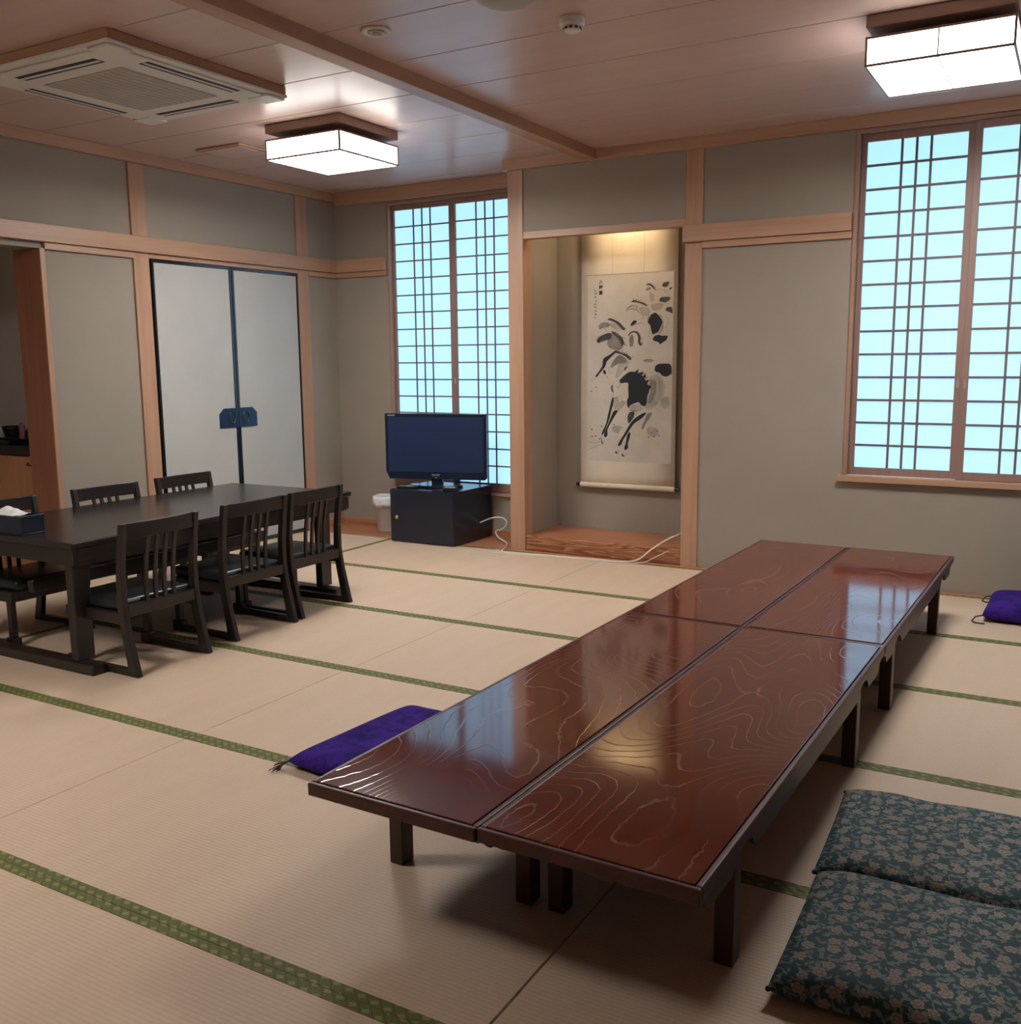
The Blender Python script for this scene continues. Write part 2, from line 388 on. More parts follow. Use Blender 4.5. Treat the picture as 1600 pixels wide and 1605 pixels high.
    col = mixc(nt, math_n(nt, 'MULTIPLY', lv, 0.9), base, (0.165, 0.19, 0.18))
    col = mixc(nt, fl, col, (0.25, 0.21, 0.18))
    col = mixc(nt, math_n(nt, 'MULTIPLY', math_n(nt, 'MULTIPLY', fl, inner), 0.7), col, (0.07, 0.055, 0.05))
    nt.links.new(col, b.inputs['Base Color']); b.inputs['Roughness'].default_value = 0.75
    bump(nt, b, noise(nt, coords(nt), 420, 1), 0.15, 0.0008); return m
MT['floral'] = floral()

# ================================================================== the room
XL, YB, YR, ZC, ZM = -5.486, 6.18, 6.62, 2.75, 2.68
XR, YF = 2.655, -2.141
# ---- floor with tatami mats
fl = MB().box(-5.62, YF, -0.12, XR, 6.75, -0.052)
floor = struct('floor', fl, MT['board_x'], 'straw tatami floor with green cloth borders', 'floor')
HB = 0.031
def mat_mesh(w, d, t=0.05):
    return MB().box(-w / 2 + .001, -d / 2 + .001, -t, w / 2 - .001, d / 2 - .001, 0).mesh('tatami_mat', 0.003)
_mats = {}
def add_mat(x0, x1, y0, y1, along):
    w, d = x1 - x0, y1 - y0
    key = (round(w, 3), round(d, 3), along)
    if key not in _mats:
        me = mat_mesh(w, d); me.materials.append(MT['tatami_' + along])
        if along == 'x':
            h = MB().box(-w / 2 + .001, -HB / 2, -.004, w / 2 - .001, HB / 2 - .0006, .0018).mesh('border', 0.0008); h.materials.append(MT['heri_x'])
        else:
            h = MB().box(-HB / 2, -d / 2 + .001, -.004, HB / 2 - .0006, d / 2 - .001, .0018).mesh('border', 0.0008); h.materials.append(MT['heri_y'])
        _mats[key] = (me, h)
    me, h = _mats[key]
    m = link('tatami_mat', me, None, floor); m.location = ((x0 + x1) / 2, (y0 + y1) / 2, 0)
    for s in (-1, 1):
        bo = link('border', h, None, m)
        bo.location = (0, s * (d / 2 - HB / 2 - .0003), 0) if along == 'x' else (s * (w / 2 - HB / 2 - .0003), 0, 0)
XE = [-4.605, -2.795, -0.985, 0.835, 2.653]
YE = [1.525 + 0.9165 * k for k in range(-4, 5)] + [6.132]
for i in range(4):
    for j in range(len(YE) - 1): add_mat(XE[i], XE[i + 1], YE[j], YE[j + 1], 'x')
yy = [-1.20, 0.63, 2.463, 4.296, 6.132]
add_mat(-5.484, -4.605, YF + .002, -1.20, 'y')
for a, b_ in zip(yy, yy[1:]): add_mat(-5.484, -4.605, a, b_, 'y')
for k, (a, b_) in enumerate(((6.134, 6.30), (6.302, 6.46), (6.462, 6.618))):
    MB().box(-5.484, a, -.05, -3.568, b_, 0.0).build('floor_board', MT['board_x'], floor, 0.001)
MB().box(-3.566, 6.134, -.05, 2.653, 6.188, 0.002).build('threshold_strip', MT['board_x'], floor, 0.001)

# ---- ceiling of wide boards
ce = MB().box(-5.62, YF, 2.772, XR, 6.75, 2.85)
ceiling = struct('ceiling', ce, MT['plaster'], 'pinkish wooden board ceiling with dark joints', 'ceiling')
seams = [3.428 + 0.4935 * k for k in range(-12, 7)]
seams = [YF] + [s for s in seams if s > YF + .1 and s < 6.5] + [6.622]
_pl = {}
for (x0, x1) in ((XL, -2.97), (-2.88, XR)):
    for a, b_ in zip(seams, seams[1:]):
        xx0, xx1, aa, bb = x0, x1, a, b_
        if x0 == XL and b_ > 6.2: xx1 = -3.57
        if x0 != XL:
            if a > 6.19: continue
            bb = min(b_, 6.19)
        if x0 == XL and a < 6.18 < b_: pass
        key = (round(xx1 - xx0, 3), round(bb - aa, 3))
        if key not in _pl:
            w, d = key
            me = MB().box(-w / 2, -d / 2 + .0022, 0, w / 2, d / 2 - .0022, .02).mesh('ceiling_plank', 0.0035); me.materials.append(MT['ceil']); _pl[key] = me
        o = link('ceiling_plank', _pl[key], None, ceiling); o.location = ((xx0 + xx1) / 2, (aa + bb) / 2, ZC)
MB().box(-3.568, 5.8977, 2.75, -2.97, 6.19, 2.77).build('ceiling_plank', MT['ceil'], ceiling)
MB().box(-5.49, YF, 2.7725, XR, 6.62, 2.774).build('joint_backing', plain('joint_shadow_wood', (0.10, 0.05, 0.04), 0.7), ceiling)

# ---- walls
XW = -5.495
w = MB()
w.box(-5.62, YF, -.1, XW, 2.0, ZC + .02).box(-5.62, 2.0, 2.075, XW, 3.892, ZC + .02).box(-5.62, 3.892, -.1, XW, 4.60, ZC + .02)
w.box(-5.62, 4.60, 2.085, XW, 6.20, ZC + .02).box(-5.62, 4.60, -.1, -5.555, 6.20, 2.085).box(-5.62, 6.20, -.1, XW, YR + .12, ZC + .02)
struct('wall_left', w, MT['plaster'], 'grey beige plastered wall around the sliding doors', 'wall')
def wall_hole(mb, x0, x1, y0, y1, z0, z1, hx0, hx1, hz0, hz1):
    mb.box(x0, y0, z0, hx0, y1, z1).box(hx1, y0, z0, x1, y1, z1).box(hx0, y0, z0, hx1, y1, hz0).box(hx0, y0, hz1, hx1, y1, z1)
w = MB(); wall_hole(w, XW, -3.56, YR, YR + .12, -.1, ZC + .02, -4.953, -3.70, 0.345, 2.645)
struct('wall_recess', w, MT['plaster'], 'plastered wall of the window recess behind the television', 'wall')
w = MB()
w.box(-3.558, 6.30, -.1, -3.456, 6.72, ZC + .02).box(-3.558, 6.72, -.1, -2.06, 6.82, ZC + .02).box(-2.245, 6.30, -.1, -2.15, 6.72, ZC + .02)
w.box(-3.45, 6.19, 2.262, -2.25, 6.26, ZC + .02).box(-3.45, 6.262, 2.56, -2.25, 6.72, 2.60)
struct('wall_tokonoma', w, MT['plaster'], 'plastered alcove wall around the hanging scroll', 'wall')
w = MB(); wall_hole(w, -2.148, XR, 6.19, 6.31, -.1, ZC + .02, -1.222, 0.035, 0.668, 2.70)
struct('wall_back', w, MT['plaster'], 'grey beige plastered wall beside and below the big window', 'wall')
struct('wall_right', MB().box(XR, YF, -.1, XR + .1, 6.31, ZC + .02), MT['plaster'], 'plain plastered wall on the right outside the view', 'wall')
struct('wall_front', MB().box(-5.62, YF - .1, -.1, XR + .1, YF, ZC + .02), MT['plaster'], 'plain plastered wall behind the viewer', 'wall')
# alcove kitchenette shell
struct('wall_alcove_back', MB().box(-7.6, 4.52, -.1, -5.622, 4.62, 2.4), MT['alcove'], 'dim plastered wall behind the kitchenette counter', 'wall')
struct('wall_alcove_left', MB().box(-7.7, 1.9, -.1, -7.6, 4.62, 2.4), MT['alcove'], 'far side wall of the kitchenette, out of view', 'wall')
struct('wall_alcove_front', MB().box(-7.6, 1.9, -.1, -5.622, 2.0, 2.4), MT['alcove'], 'near wall of the kitchenette, out of view', 'wall')
struct('ceiling_alcove', MB().box(-7.7, 1.9, 2.4, -5.622, 4.62, 2.5), MT['alcove'], 'ceiling of the kitchenette', 'ceiling')
struct('floor_alcove', MB().box(-7.7, 1.9, -.2, -5.622, 4.62, -.1), MT['alcove'], 'floor of the kitchenette', 'floor')

# ---- timber trim
TN = [0]
def trim(boxes, mat, label, bevel=0.002):
    TN[0] += 1
    mb = MB()
    for b_ in boxes: mb.box(*b_)
    return struct('trim_%d' % TN[0], mb, MT[mat], label, 'wood trim', None, bevel)
trim([(-5.56, 4.547, 0, -5.478, 4.673, ZM)], 'trim_z', 'wooden post left of the white sliding doors')
trim([(-5.56, 6.137, 0, -5.478, 6.260, ZM)], 'trim_z', 'wooden post right of the white sliding doors')
trim([(-5.74, 3.862, 0, -5.488, 3.892, 2.075)], 'jamb', 'dark reddish jamb of the kitchenette opening')
trim([(-5.4878, 3.860, 0, -5.474, 3.894, 2.075)], 'trim_z', 'pale edge strip of the kitchenette opening')
trim([(-5.52, YF, 2.112, -5.452, 6.58, 2.215)], 'trim_y', 'long wooden rail above the sliding doors')
trim([(-5.50, 3.896, 2.070, -5.472, 4.546, 2.111)], 'trim_y', 'thin rail over the wall panel beside the kitchenette')
trim([(-5.555, 4.674, 2.080, -5.480, 6.136, 2.111)], 'trim_y', 'thin head rail over the white sliding doors')
trim([(-5.50, 6.261, 2.070, -5.474, 6.598, 2.111)], 'trim_y', 'thin rail in the left corner of the recess')
trim([(-5.452, 6.575, 2.112, -4.956, 6.63, 2.215)], 'trim_x', 'wooden rail on the recess wall beside the window')
trim([(-5.474, 6.598, 2.070, -4.956, 6.63, 2.111)], 'trim_x', 'thin rail under the recess wall rail')
trim([(-5.50, YF, ZM, -5.445, 6.57, ZC)], 'trim_y', 'ceiling moulding along the left wall')
trim([(-5.445, 6.568, ZM - .03, -3.57, 6.63, ZC)], 'trim_x', 'ceiling moulding over the recess window')
trim([(-3.590, 6.148, ZM, XR, 6.195, ZC)], 'trim_x', 'ceiling moulding along the scroll wall')
trim([(-3.590, 6.196, ZM, -3.556, 6.567, ZC)], 'trim_y', 'short moulding return beside the recess')
trim([(-2.972, YF, 2.688, -2.878, 6.147, ZC + .02)], 'trim_y', 'wooden beam crossing the ceiling')
trim([(-3.566, YB, 0, -3.446, 6.30, ZM)], 'trim_z', 'wooden post between the recess and the scroll alcove')
trim([(-2.255, YB, 0, -2.142, 6.30, ZM)], 'trim_z', 'wooden post right of the scroll alcove')
trim([(-3.445, YB + .002, 2.214, -2.256, 6.262, 2.262)], 'trim_x', 'wooden lintel above the hanging scroll')
trim([(-2.262, 6.146, 2.112, -1.226, 6.195, 2.215)], 'trim_x', 'wooden rail between the alcove post and the big window')
trim([(-2.141, 6.166, 2.070, -1.226, 6.195, 2.111)], 'trim_x', 'thin rail under the rail beside the big window')
BN = [0]
tag(MB().box(-5.494, 6.596, 0.0, -3.57, 6.622, .045).build('baseboard_recess', MT['board_x'], None, .002), 'reddish baseboard under the recess window', 'baseboard', kind='structure')
tag(MB().box(-5.497, 6.262, 0.0, -5.476, 6.595, .045).build('baseboard_left', MT['board_y'], None, .002), 'reddish baseboard in the left corner of the recess', 'baseboard', kind='structure')
# tokonoma step
tk = empty('floor_tokonoma', (0, 0, 0)); tag(tk, 'raised reddish wooden floor of the scroll alcove', 'alcove floor', kind='structure')
MB().box(-3.445, 6.196, .001, -2.256, 6.258, 0.108).build('front_board', MT['step'], tk, .003)
MB().box(-3.454, 6.2585, .001, -2.246, 6.719, 0.104).build('floor_board', MT['board_x'], tk, .002)

# ---- shoji windows
def window(name, y, sashes, z0, z1, zb, bw, frame, label, sill):
    """sashes: list of (x0, x1, [bar xs], stile_left, stile_right, dy)"""
    e = empty(name, (0, 0, 0)); tag(e, label, 'window', kind='structure')
    fx0, fx1, fz0, fz1 = frame
    f = MB()
    f.box(fx0, y - .012, fz0, fx0 + .022, y + .09, fz1).box(fx1 - .022, y - .012, fz0, fx1, y + .09, fz1).box(fx0 + .022, y - .012, fz1 - .022, fx1 - .022, y + .09, fz1)
    f.build('frame', MT['winframe'], e, .0015)
    MB().box(*sill).build('sill', MT['trim_x'], e, .003)
    for (x0, x1, bars, sl, sr, dy, pull) in sashes:
        yy = y + dy
        s = MB()
        s.box(x0 - sl, yy, fz0 + .001, x0, yy + .03, fz1 - .023).box(x1, yy, fz0 + .001, x1 + sr, yy + .03, fz1 - .023)
        s.box(x0, yy + .001, fz0 + .001, x1, yy + .029, z0).box(x0, yy + .001, z1, x1, yy + .029, fz1 - .023)
        so = s.build('sash', MT['sash'], e, .0015)
        xs = [x0] + bars + [x1]; zs = [z0] + zb + [z1]
        hb = MB().box(x0, yy + .006, -bw / 2, x1, yy + .0155, bw / 2).mesh('lattice_bar'); hb.materials.append(MT['kumiko'])
        for z in zb:
            o = link('lattice_bar', hb, None, so); o.location = (0, 0, z)
        vb = MB().box(-bw / 2, yy + .009, z0, bw / 2, yy + .0165, z1).mesh('lattice_bar'); vb.materials.append(MT['kumiko'])
        for x in bars:
            o = link('lattice_bar', vb, None, so); o.location = (x, 0, 0)
        cache = {}
        for a, b_ in zip(xs, xs[1:]):
            for c, d in zip(zs, zs[1:]):
                key = (round(b_ - a, 3), round(d - c, 3))
                if key not in cache:
                    me = MB().box(-(b_ - a) / 2 + .0005, 0, -(d - c) / 2 + .0005, (b_ - a) / 2 - .0005, .002, (d - c) / 2 - .0005).mesh('pane'); me.materials.append(MT['paper']); cache[key] = me
                o = link('pane', cache[key], None, so); o.location = ((a + b_) / 2, yy + .018, (c + d) / 2)
        if pull is not None:
            fp = MB().lathe([(0, 0), (.007, .001), (.008, .004), (0, .004)], n=12).build('finger_pull', MT['pull_light'], so)
            fp.rotation_euler = (pi / 2, 0, 0); fp.scale = (1, 3.6, 1); fp.location = (pull, yy + .001, 1.22)
    return e
zb1 = [2.449 - 0.1355 * k for k in range(15)][::-1]
window('window_1', YR + .005, [(-4.908, -4.378, [-4.723, -4.640, -4.560], .022, .040, 0.036, None), (-4.296, -3.768, [-4.110, -4.030, -3.951], .040, .040, 0.0, -4.318)],
       0.416, 2.58, zb1, .0105, (-4.953, -3.702, 0.346, 2.644), 'tall narrow shoji window behind the television', (-4.965, 6.590, 0.318, -3.70, 6.70, 0.345))
zb2 = [2.478 - 0.1357 * k for k in range(13)][::-1]
window('window_2', YB + .005, [(-1.168, -0.631, [-0.978, -0.899, -0.822], .030, .036, 0.036, -0.613), (-0.556, -0.020, [-0.370, -0.290, -0.210], .036, .030, 0.0, -0.572)],
       0.714, 2.612, zb2, .0135, (-1.222, 0.034, 0.668, 2.678), 'big shoji window on the right above the low tables', (-1.252, 6.150, 0.630, 0.06, 6.27, 0.667))
MB().box(-1.199, 6.190, 0.6675, 0.01, 6.20, 0.6715).build('track', MT['white'], bpy.data.objects['window_2'])

# ---- fusuma doors
def fusuma(n, y0, y1, label, side):
    e = empty('door_%d' % n, (0, 0, 0)); tag(e, label, 'sliding door', kind='structure')
    z0, z1, x = 0.004, 2.079, -5.482
    MB().box(x - .022, y0 + .02, z0 + .02, x - .004, y1 - .02, z1 - .02).build('panel', MT['fusuma'], e)
    f = MB()
    wl, wr = (.020, .024) if side < 0 else (.024, .020)
    f.box(x - .026, y0, z0, x, y0 + wl, z1).box(x - .026, y1 - wr, z0, x, y1, z1).box(x - .026, y0 + wl, z0, x, y1 - wr, z0 + .022).box(x - .026, y0 + wl, z1 - .024, x, y1 - wr, z1)
    f.build('frame', MT['fusuma_frame'], e, .003)
    if side < 0: pts = [(y1 - .19, .90), (y1 - .001, .90), (y1 - .001, 1.045), (y1 - .145, 1.045), (y1 - .19, 1.005)]; yc = y1 - .065
    else: pts = [(y0 + .001, .90), (y0 + .19, .90), (y0 + .19, 1.005), (y0 + .145, 1.045), (y0 + .001, 1.045)]; yc = y0 + .072
    p = MB().prism(pts, 'x', x - .003, x + .003).build('pull_plate', MT['fusuma_pull'], e, .001)
    ring = [(x + .003, yc + .030 * cos(t), .973 + .045 * sin(t)) for t in [2 * pi * i / 24 for i in range(25)]]
    MB().tube(ring, .006, 6).build('ring', MT['fusuma_frame'], p, smooth=True)
fusuma(1, 4.693, 5.4165, 'white paper sliding door with black frame, nearer the kitchenette', -1)
fusuma(2, 5.4185, 6.134, 'white paper sliding door with black frame, nearer the corner', 1)

# ================================================================== things
# ---- paper ceiling lamps
def ceiling_lamp(cx, cy, label):
    e = empty('ceiling_lamp', (cx, cy, 2.55)); tag(e, label, 'ceiling lamp', 'square paper ceiling lamps')
    h, z1, t = 0.277, 0.115, 0.009
    MB().box(-h, -h, .150, h, h, .199).build('base_plate', MT['lamp_plate'], e, .003)
    MB().lathe([(0, .1152), (.15, .1152), (.16, .125), (.16, .1498), (0, .1498)], n=36).build('fixture', MT['white'], e)
    MB().box(-h + t, -h + t, z1 - .006, h - t, h - t, z1 - .001).build('light_stop_cover', MT['lamp_plate'], e)  # added board, out of sight, stops lamp light leaking upward
    f = MB()
    for sx in (-1, 1):
        for sy in (-1, 1):
            f.box(sx * h, sy * h, 0, sx * (h - t), sy * (h - t), z1)
    for z in (0, z1 - t):
        for s in (-1, 1):
            f.box(-h + t, s * h, z, h - t, s * (h - t), z + t); f.box(s * h, -h + t, z, s * (h - t), h - t, z + t)
    fr = f.build('frame', MT['lamp_frame'], e)
    for s in (-1, 1):
        MB().box(-h + t, s * (h - .0035), t, h - t, s * (h - .0055), z1 - t).build('shade_panel', MT['lamp_side'], e)
        MB().box(s * (h - .0035), -h + t, t, s * (h - .0055), h - t, z1 - t).build('shade_panel', MT['lamp_side'], e)
    MB().box(-h + t, -h + t, .0035, h - t, h - t, .0055).build('shade_panel', MT['lamp_paper'], e)
    r = .0025
    g = MB().box(-r, -h + t, 0.0005, r, h - t, .003)
    for s in (-1, 1): g.box(-r, s * h, t, r, s * (h - .003), z1 - t)
    g.build('glazing_bar', MT['lamp_frame'], e)
    return e
ceiling_lamp(-3.955, 4.782, 'square white paper lamp on the ceiling near the air conditioner')
ceiling_lamp(-0.578, 4.690, 'square white paper lamp on the ceiling by the big window')
ceiling_lamp(-3.60, 0.95, 'square white paper lamp behind the air conditioner, outside the view')

# ---- ceiling cassette air conditioner
ac = empty('air_conditioner', (-4.06, 3.43, ZC)); tag(ac, 'white four-way ceiling air conditioner in a wooden surround', 'air conditioner')
MB().box(-.495, -.53, -.040, .495, .53, -.001).build('surround', MT['trim_x'], ac, .002)
pz = MB().prism([(-.50, -.535), (.50, -.535), (.50, .535), (-.50, .535)], 'z', -.056, -.0405).build('panel', MT['white'], ac, .006, 2)
inner = MB().prism([(-.405, -.535 + .045), (.405, -.535 + .045), (.455, -.44), (.455, .44), (.405, .49), (-.405, .49), (-.455, .44), (-.455, -.44)], 'z', -.066, -.0565).build('face', MT['white'], ac, .004, 2)
gr = MB().box(-.27, -.285, -.0695, .27, .285, -.0665).build('grille', MT['greyw'], ac, .002)
for k in range(13):
    MB().box(-.255 + .0425 * k - .004, -.27, -.0705, -.255 + .0425 * k + .004, .27, -.0696).build('grille_bar', MT['greyw'], gr)
def slot(cx, cy, lx, ly):
    o = MB().box(cx - lx, cy - ly, -.0672, cx + lx, cy + ly, -.0662).build('outlet', MT['black'], ac)
    if lx > ly: MB().box(cx - lx, cy - .006, -.0700, cx + lx, cy + .009, -.0673).build('louver', MT['white'], o)
    else: MB().box(cx - .006, cy - ly, -.0700, cx + .009, cy + ly, -.0673).build('louver', MT['white'], o)
slot(0, -.40, .275, .030); slot(0, .40, .275, .030); slot(.405, 0, .030, .275); slot(-.405, 0, .030, .275)
for sx, sy in ((1, 1), (-1, 1), (1, -1), (-1, -1)):
    MB().box(sx * .36, sy * .40, -.0690, sx * .49, sy * .525, -.0568).build('corner_cover', MT['white'], ac, .004, 2)

# ---- small things on the ceiling
sp = empty('ceiling_speaker', (-2.655, 3.515, ZC)); tag(sp, 'small round white ceiling fitting next to the beam', 'ceiling speaker')
MB().lathe([(0, 0), (.062, 0), (.064, -.006), (.056, -.013), (.046, -.010), (.040, -.006), (0, -.006)], n=32).build('ring', MT['white'], sp, smooth=True)
MB().lathe([(.036, -.0062), (.036, -.013), (.028, -.015), (.014, -.009), (.012, -.018), (0, -.018)], n=24).build('core', MT['greyw'], sp)
sm = empty('smoke_detector', (-1.888, 3.812, ZC)); tag(sm, 'round white smoke detector on the ceiling', 'smoke detector')
MB().lathe([(0, 0), (.049, 0), (.052, -.006), (.051, -.028), (.046, -.036), (0, -.036)], n=32).build('body', MT['white'], sm)
MB().lathe([(.036, -.0362), (.035, -.050), (.028, -.055), (0, -.055)], n=24).build('sensor_head', MT['white'], sm)
for k in range(10):
    a = 2 * pi * k / 10
    o = MB().box(-.006, -.0012, -.004, .006, .0012, .004).build('slot', MT['black'], sm); o.location = (.0362 * cos(a), .0362 * sin(a), -.0435); o.rotation_euler = (0, 0, a + pi / 2)
dm = empty('dome_light', (-1.965, 3.405, ZC)); tag(dm, 'unlit pale dome light cut off by the top of the picture', 'dome light')
MB().lathe([(0, 0), (.125, 0), (.128, -.012), (.118, -.018), (0, -.018)], n=40).build('base_ring', MT['white'], dm)
MB().lathe([(.116, -.0182), (.110, -.034), (.085, -.048), (.045, -.056), (0, -.058)], n=40).build('dome', MT['greyw'], dm, smooth=True)
ht = empty('ceiling_hatch', (-4.88, 4.92, ZC)); tag(ht, 'flat square access panel on the ceiling beside the lamp', 'ceiling hatch')
MB().box(-.19, -.165, -.014, .19, .165, -.001).build('frame', MT['trim_x'], ht, .002)
MB().box(-.165, -.14, -.018, .165, .14, -.0145).build('lid', MT['ceil'], ht, .002)

# ---- low red lacquer tables
TZ = 0.345
def low_table(xl, yf, w, L, rz, label):
    e = empty('low_table', (xl, yf, 0), rz); tag(e, label, 'table', 'low red lacquered tables pushed together')
    t = 0.036
    rim = 0.016
    MB().box(rim, rim, TZ - .02, w - rim, L - rim, TZ).build('tabletop', MT['lacquer'], e, .0016, 2)
    f = MB()
    f.box(0, 0, TZ - t, w, rim - .0012, TZ - .0022).box(0, L - rim + .0012, TZ - t, w, L, TZ - .0022)
    f.box(0, rim - .0012, TZ - t, rim - .0012, L - rim + .0012, TZ - .0022).box(w - rim + .0012, rim - .0012, TZ - t, w, L - rim + .0012, TZ - .0022)
    f.box(rim, rim, TZ - t + .004, w - rim, L - rim, TZ - .0205)
    f.build('edging', MT['lacquer_edge'], e, .004, 2)
    iy, s = 0.29, 0.052
    for x in (.022, w - .022 - .046):
        for y in (iy, L - iy - s):
            MB().box(x, y, 0, x + .046, y + s, TZ - t).build('leg', MT['rw_z'], e, .003)
    y0, y1, d = .10, L - .10, .052
    zt = TZ - t
    def prof(a, b):
        return [(a, zt), (a, zt - .016), (a + .025, zt - .020), (a + .040, zt - .038), (a + .055, zt - d), (b - .055, zt - d), (b - .040, zt - .038), (b - .025, zt - .020), (b, zt - .016), (b, zt)]
    for x in (.008, w - .008 - .013):
        for (a, b) in ((.03, iy - .004), (iy + s + .004, L - iy - s - .004), (L - iy + .004, L - .03)):
            MB().prism(prof(a, b), 'x', x, x + .013).build('apron', MT['rw_y'], e, .0012)
    for y in (iy + .012, L - iy - s + .012):
        MB().box(.068, y, zt - .045, w - .068, y + .022, zt).build('cross_rail', MT['rw_x'], e, .0015)
    return e
RZ1, RZ2 = -0.0185, -0.0185
low_table(-1.607, 1.755, .497, 1.918, RZ1, 'low red lacquered table in the front left of the block of four')
low_table(-1.1085, 1.752, .525, 1.915, RZ2, 'low red lacquered table in the front right, nearest the floral cushions')
low_table(-1.607 + 1.922 * .0185, 1.755 + 1.922, .497, 1.872, RZ1, 'low red lacquered table in the back left, nearest the scroll alcove')
low_table(-1.1085 + 1.919 * .0185, 1.752 + 1.919, .525, 1.872, RZ2, 'low red lacquered table in the back right, under the big window')

# ---- dark dining table
dt = empty('dining_table', (-3.805, 2.722, 0), 0.0); tag(dt, 'long dark brown dining table with trestle feet', 'table')
DW, DL, DZ = .985, 1.935, .60
MB().box(-DW, 0, DZ - .030, 0, DL, DZ).build('tabletop', MT['table_dark'], dt, .005, 2)
for (x0, x1) in ((-.034, -.012), (-DW + .012, -DW + .034)):
    MB().box(x0, .035, DZ - .112, x1, DL - .035, DZ - .0305).build('side_apron', MT['dark_y'], dt, .002)
for (y0, y1) in ((.012, .034), (DL - .034, DL - .012)):
    MB().box(-DW + .012, y0, DZ - .105, -.012, y1, DZ - .0305).build('end_apron', MT['dark_x'], dt, .002)
for y in (.005, DL - .262):
    for x in (-.095, -DW + .045):
        MB().box(x, y + .018, .048, x + .05, y + .108, DZ - (.1125 if 0 else .031)).build('leg', MT['dark_z'], dt, .004)
    MB().box(-DW - .055, y, 0, .072, y + .075, .048).build('foot', MT['dark_x'], dt, .005)
MB().box(-DW / 2 - .02, .114, .30, -DW / 2 + .02, DL - .263, .36).build('stretcher', MT['dark_y'], dt, .003)

# ---- dining chairs
def chair_proto():
    e = empty('dining_chair', (0, 0, 0))
    prof = [(.020, 0.0, .030), (.040, .10, .024), (.066, .22, .0215), (.078, .32, .021), (.076, .45, .019), (.062, .57, .0165), (.044, .688, .014)]
    def cx(z):
        for (a, za, _), (b, zb, _) in zip(prof, prof[1:]):
            if za <= z <= zb: return a + (b - a) * (z - za) / (zb - za)
        return prof[-1][0]
    # smooth the profile
    zs = [0, .03, .08, .14, .20, .26, .32, .38, .45, .52, .58, .64, .688]
    for s in (-1, 1):
        mb = MB(); path = []; dv = []
        for z in zs:
            c = cx(z); path.append(((c, s * .207, z), (0, 1, 0), (1, 0, 0)))
            k = [p for p in prof]; d = .030 + (.014 - .030) * (z / .688) ** .6; dv.append(d)
        mb.sweep(path, .0145, dv).build('back_post', MT['dark_z'], e, .004, 2)
        mb = MB(); path = []; dv = []
        for i in range(9):
            x = .05 + (.43 - .05) * i / 8; a = sin(pi * i / 8)
            path.append(((x, s * .207, .017 + .003 * a), (0, 1, 0), (0, 0, 1))); dv.append(.017 - .003 * a)
        mb.sweep(path, .0135, dv).build('runner', MT['dark_x'], e, .003)
        MB().box(.402, s * .207 - .015, .056, .438, s * .207 + .015, .262).build('front_leg', MT['dark_z'], e, .003)
        MB().box(.385, s * .207 - .021, 0, .455, s * .207 + .021, .056).build('foot_block', MT['dark_z'], e, .005, 2)
    # seat frame
    f = MB()
    for s in (-1, 1): f.box(.085, s * .222, .235, .452, s * .196, .286)
    f.box(.430, -.196, .235, .452, .196, .286); f.box(.10, -.196, .262, .43, .196, .284)
    f.build('seat_frame', MT['dark_x'], e, .002)
    me = MB().box(.088, -.200, .2865, .460, .200, .338).build('seat_cushion', MT['leather'], e, .018, 4)
    smooth_by_angle(me, 0.9)
    MB().box(.058, -.193, .262, .084, .193, .316).build('back_rail', MT['dark_y'], e, .003)
    # curved top rail
    mb = MB(); path = []; n = 12
    for i in range(n + 1):
        y = -.193 + .386 * i / n; b = .016 * (1 - (y / .193) ** 2)
        path.append(((.052 - b, y, .652), (1, 0, 0), (0, 0, 1)))
    mb.sweep(path, .0095, .036).build('top_rail', MT['dark_y'], e, .003)
    for y in (-.078, -.026, .026, .078):
        b = .016 * (1 - (y / .193) ** 2)
        mb = MB(); path = []
        for i in range(9):
            z = .314 + (.618 - .314) * i / 8; t = i / 8
            path.append(((.071 + .012 * sin(pi * t) * .6 - (.019 + b) * t ** 1.3, y, z), (1, 0, 0), (0, 1, 0)))
        mb.sweep(path, .0065, .0105).build('back_slat', MT['dark_z'], e, .002)
    return e
proto = chair_proto()
chairs = [(-3.545, 3.028, pi + .01, 'dark slatted chair on the near side of the table, closest to the viewer'),
          (-3.572, 3.655, pi - .03, 'dark slatted chair in the middle of the near side of the table'),
          (-3.585, 4.142, pi + .02, 'dark slatted chair on the near side of the table, closest to the television'),
          (-4.885, 3.045, 0.0, 'dark slatted chair on the wall side of the table, behind the tissue box'),
          (-4.89, 3.715, -.01, 'dark slatted chair on the wall side of the table, against the blank wall panel'),
          (-4.905, 4.302, .01, 'dark slatted chair on the wall side of the table, in front of the sliding doors')]
for i, (x, y, rz, lab) in enumerate(chairs):
    o = proto if i == 0 else copy_tree(proto)
    o.location = (x, y, 0); o.rotation_euler = (0, 0, rz)
    tag(o, lab, 'chair', 'dark slatted dining chairs around the dining table')

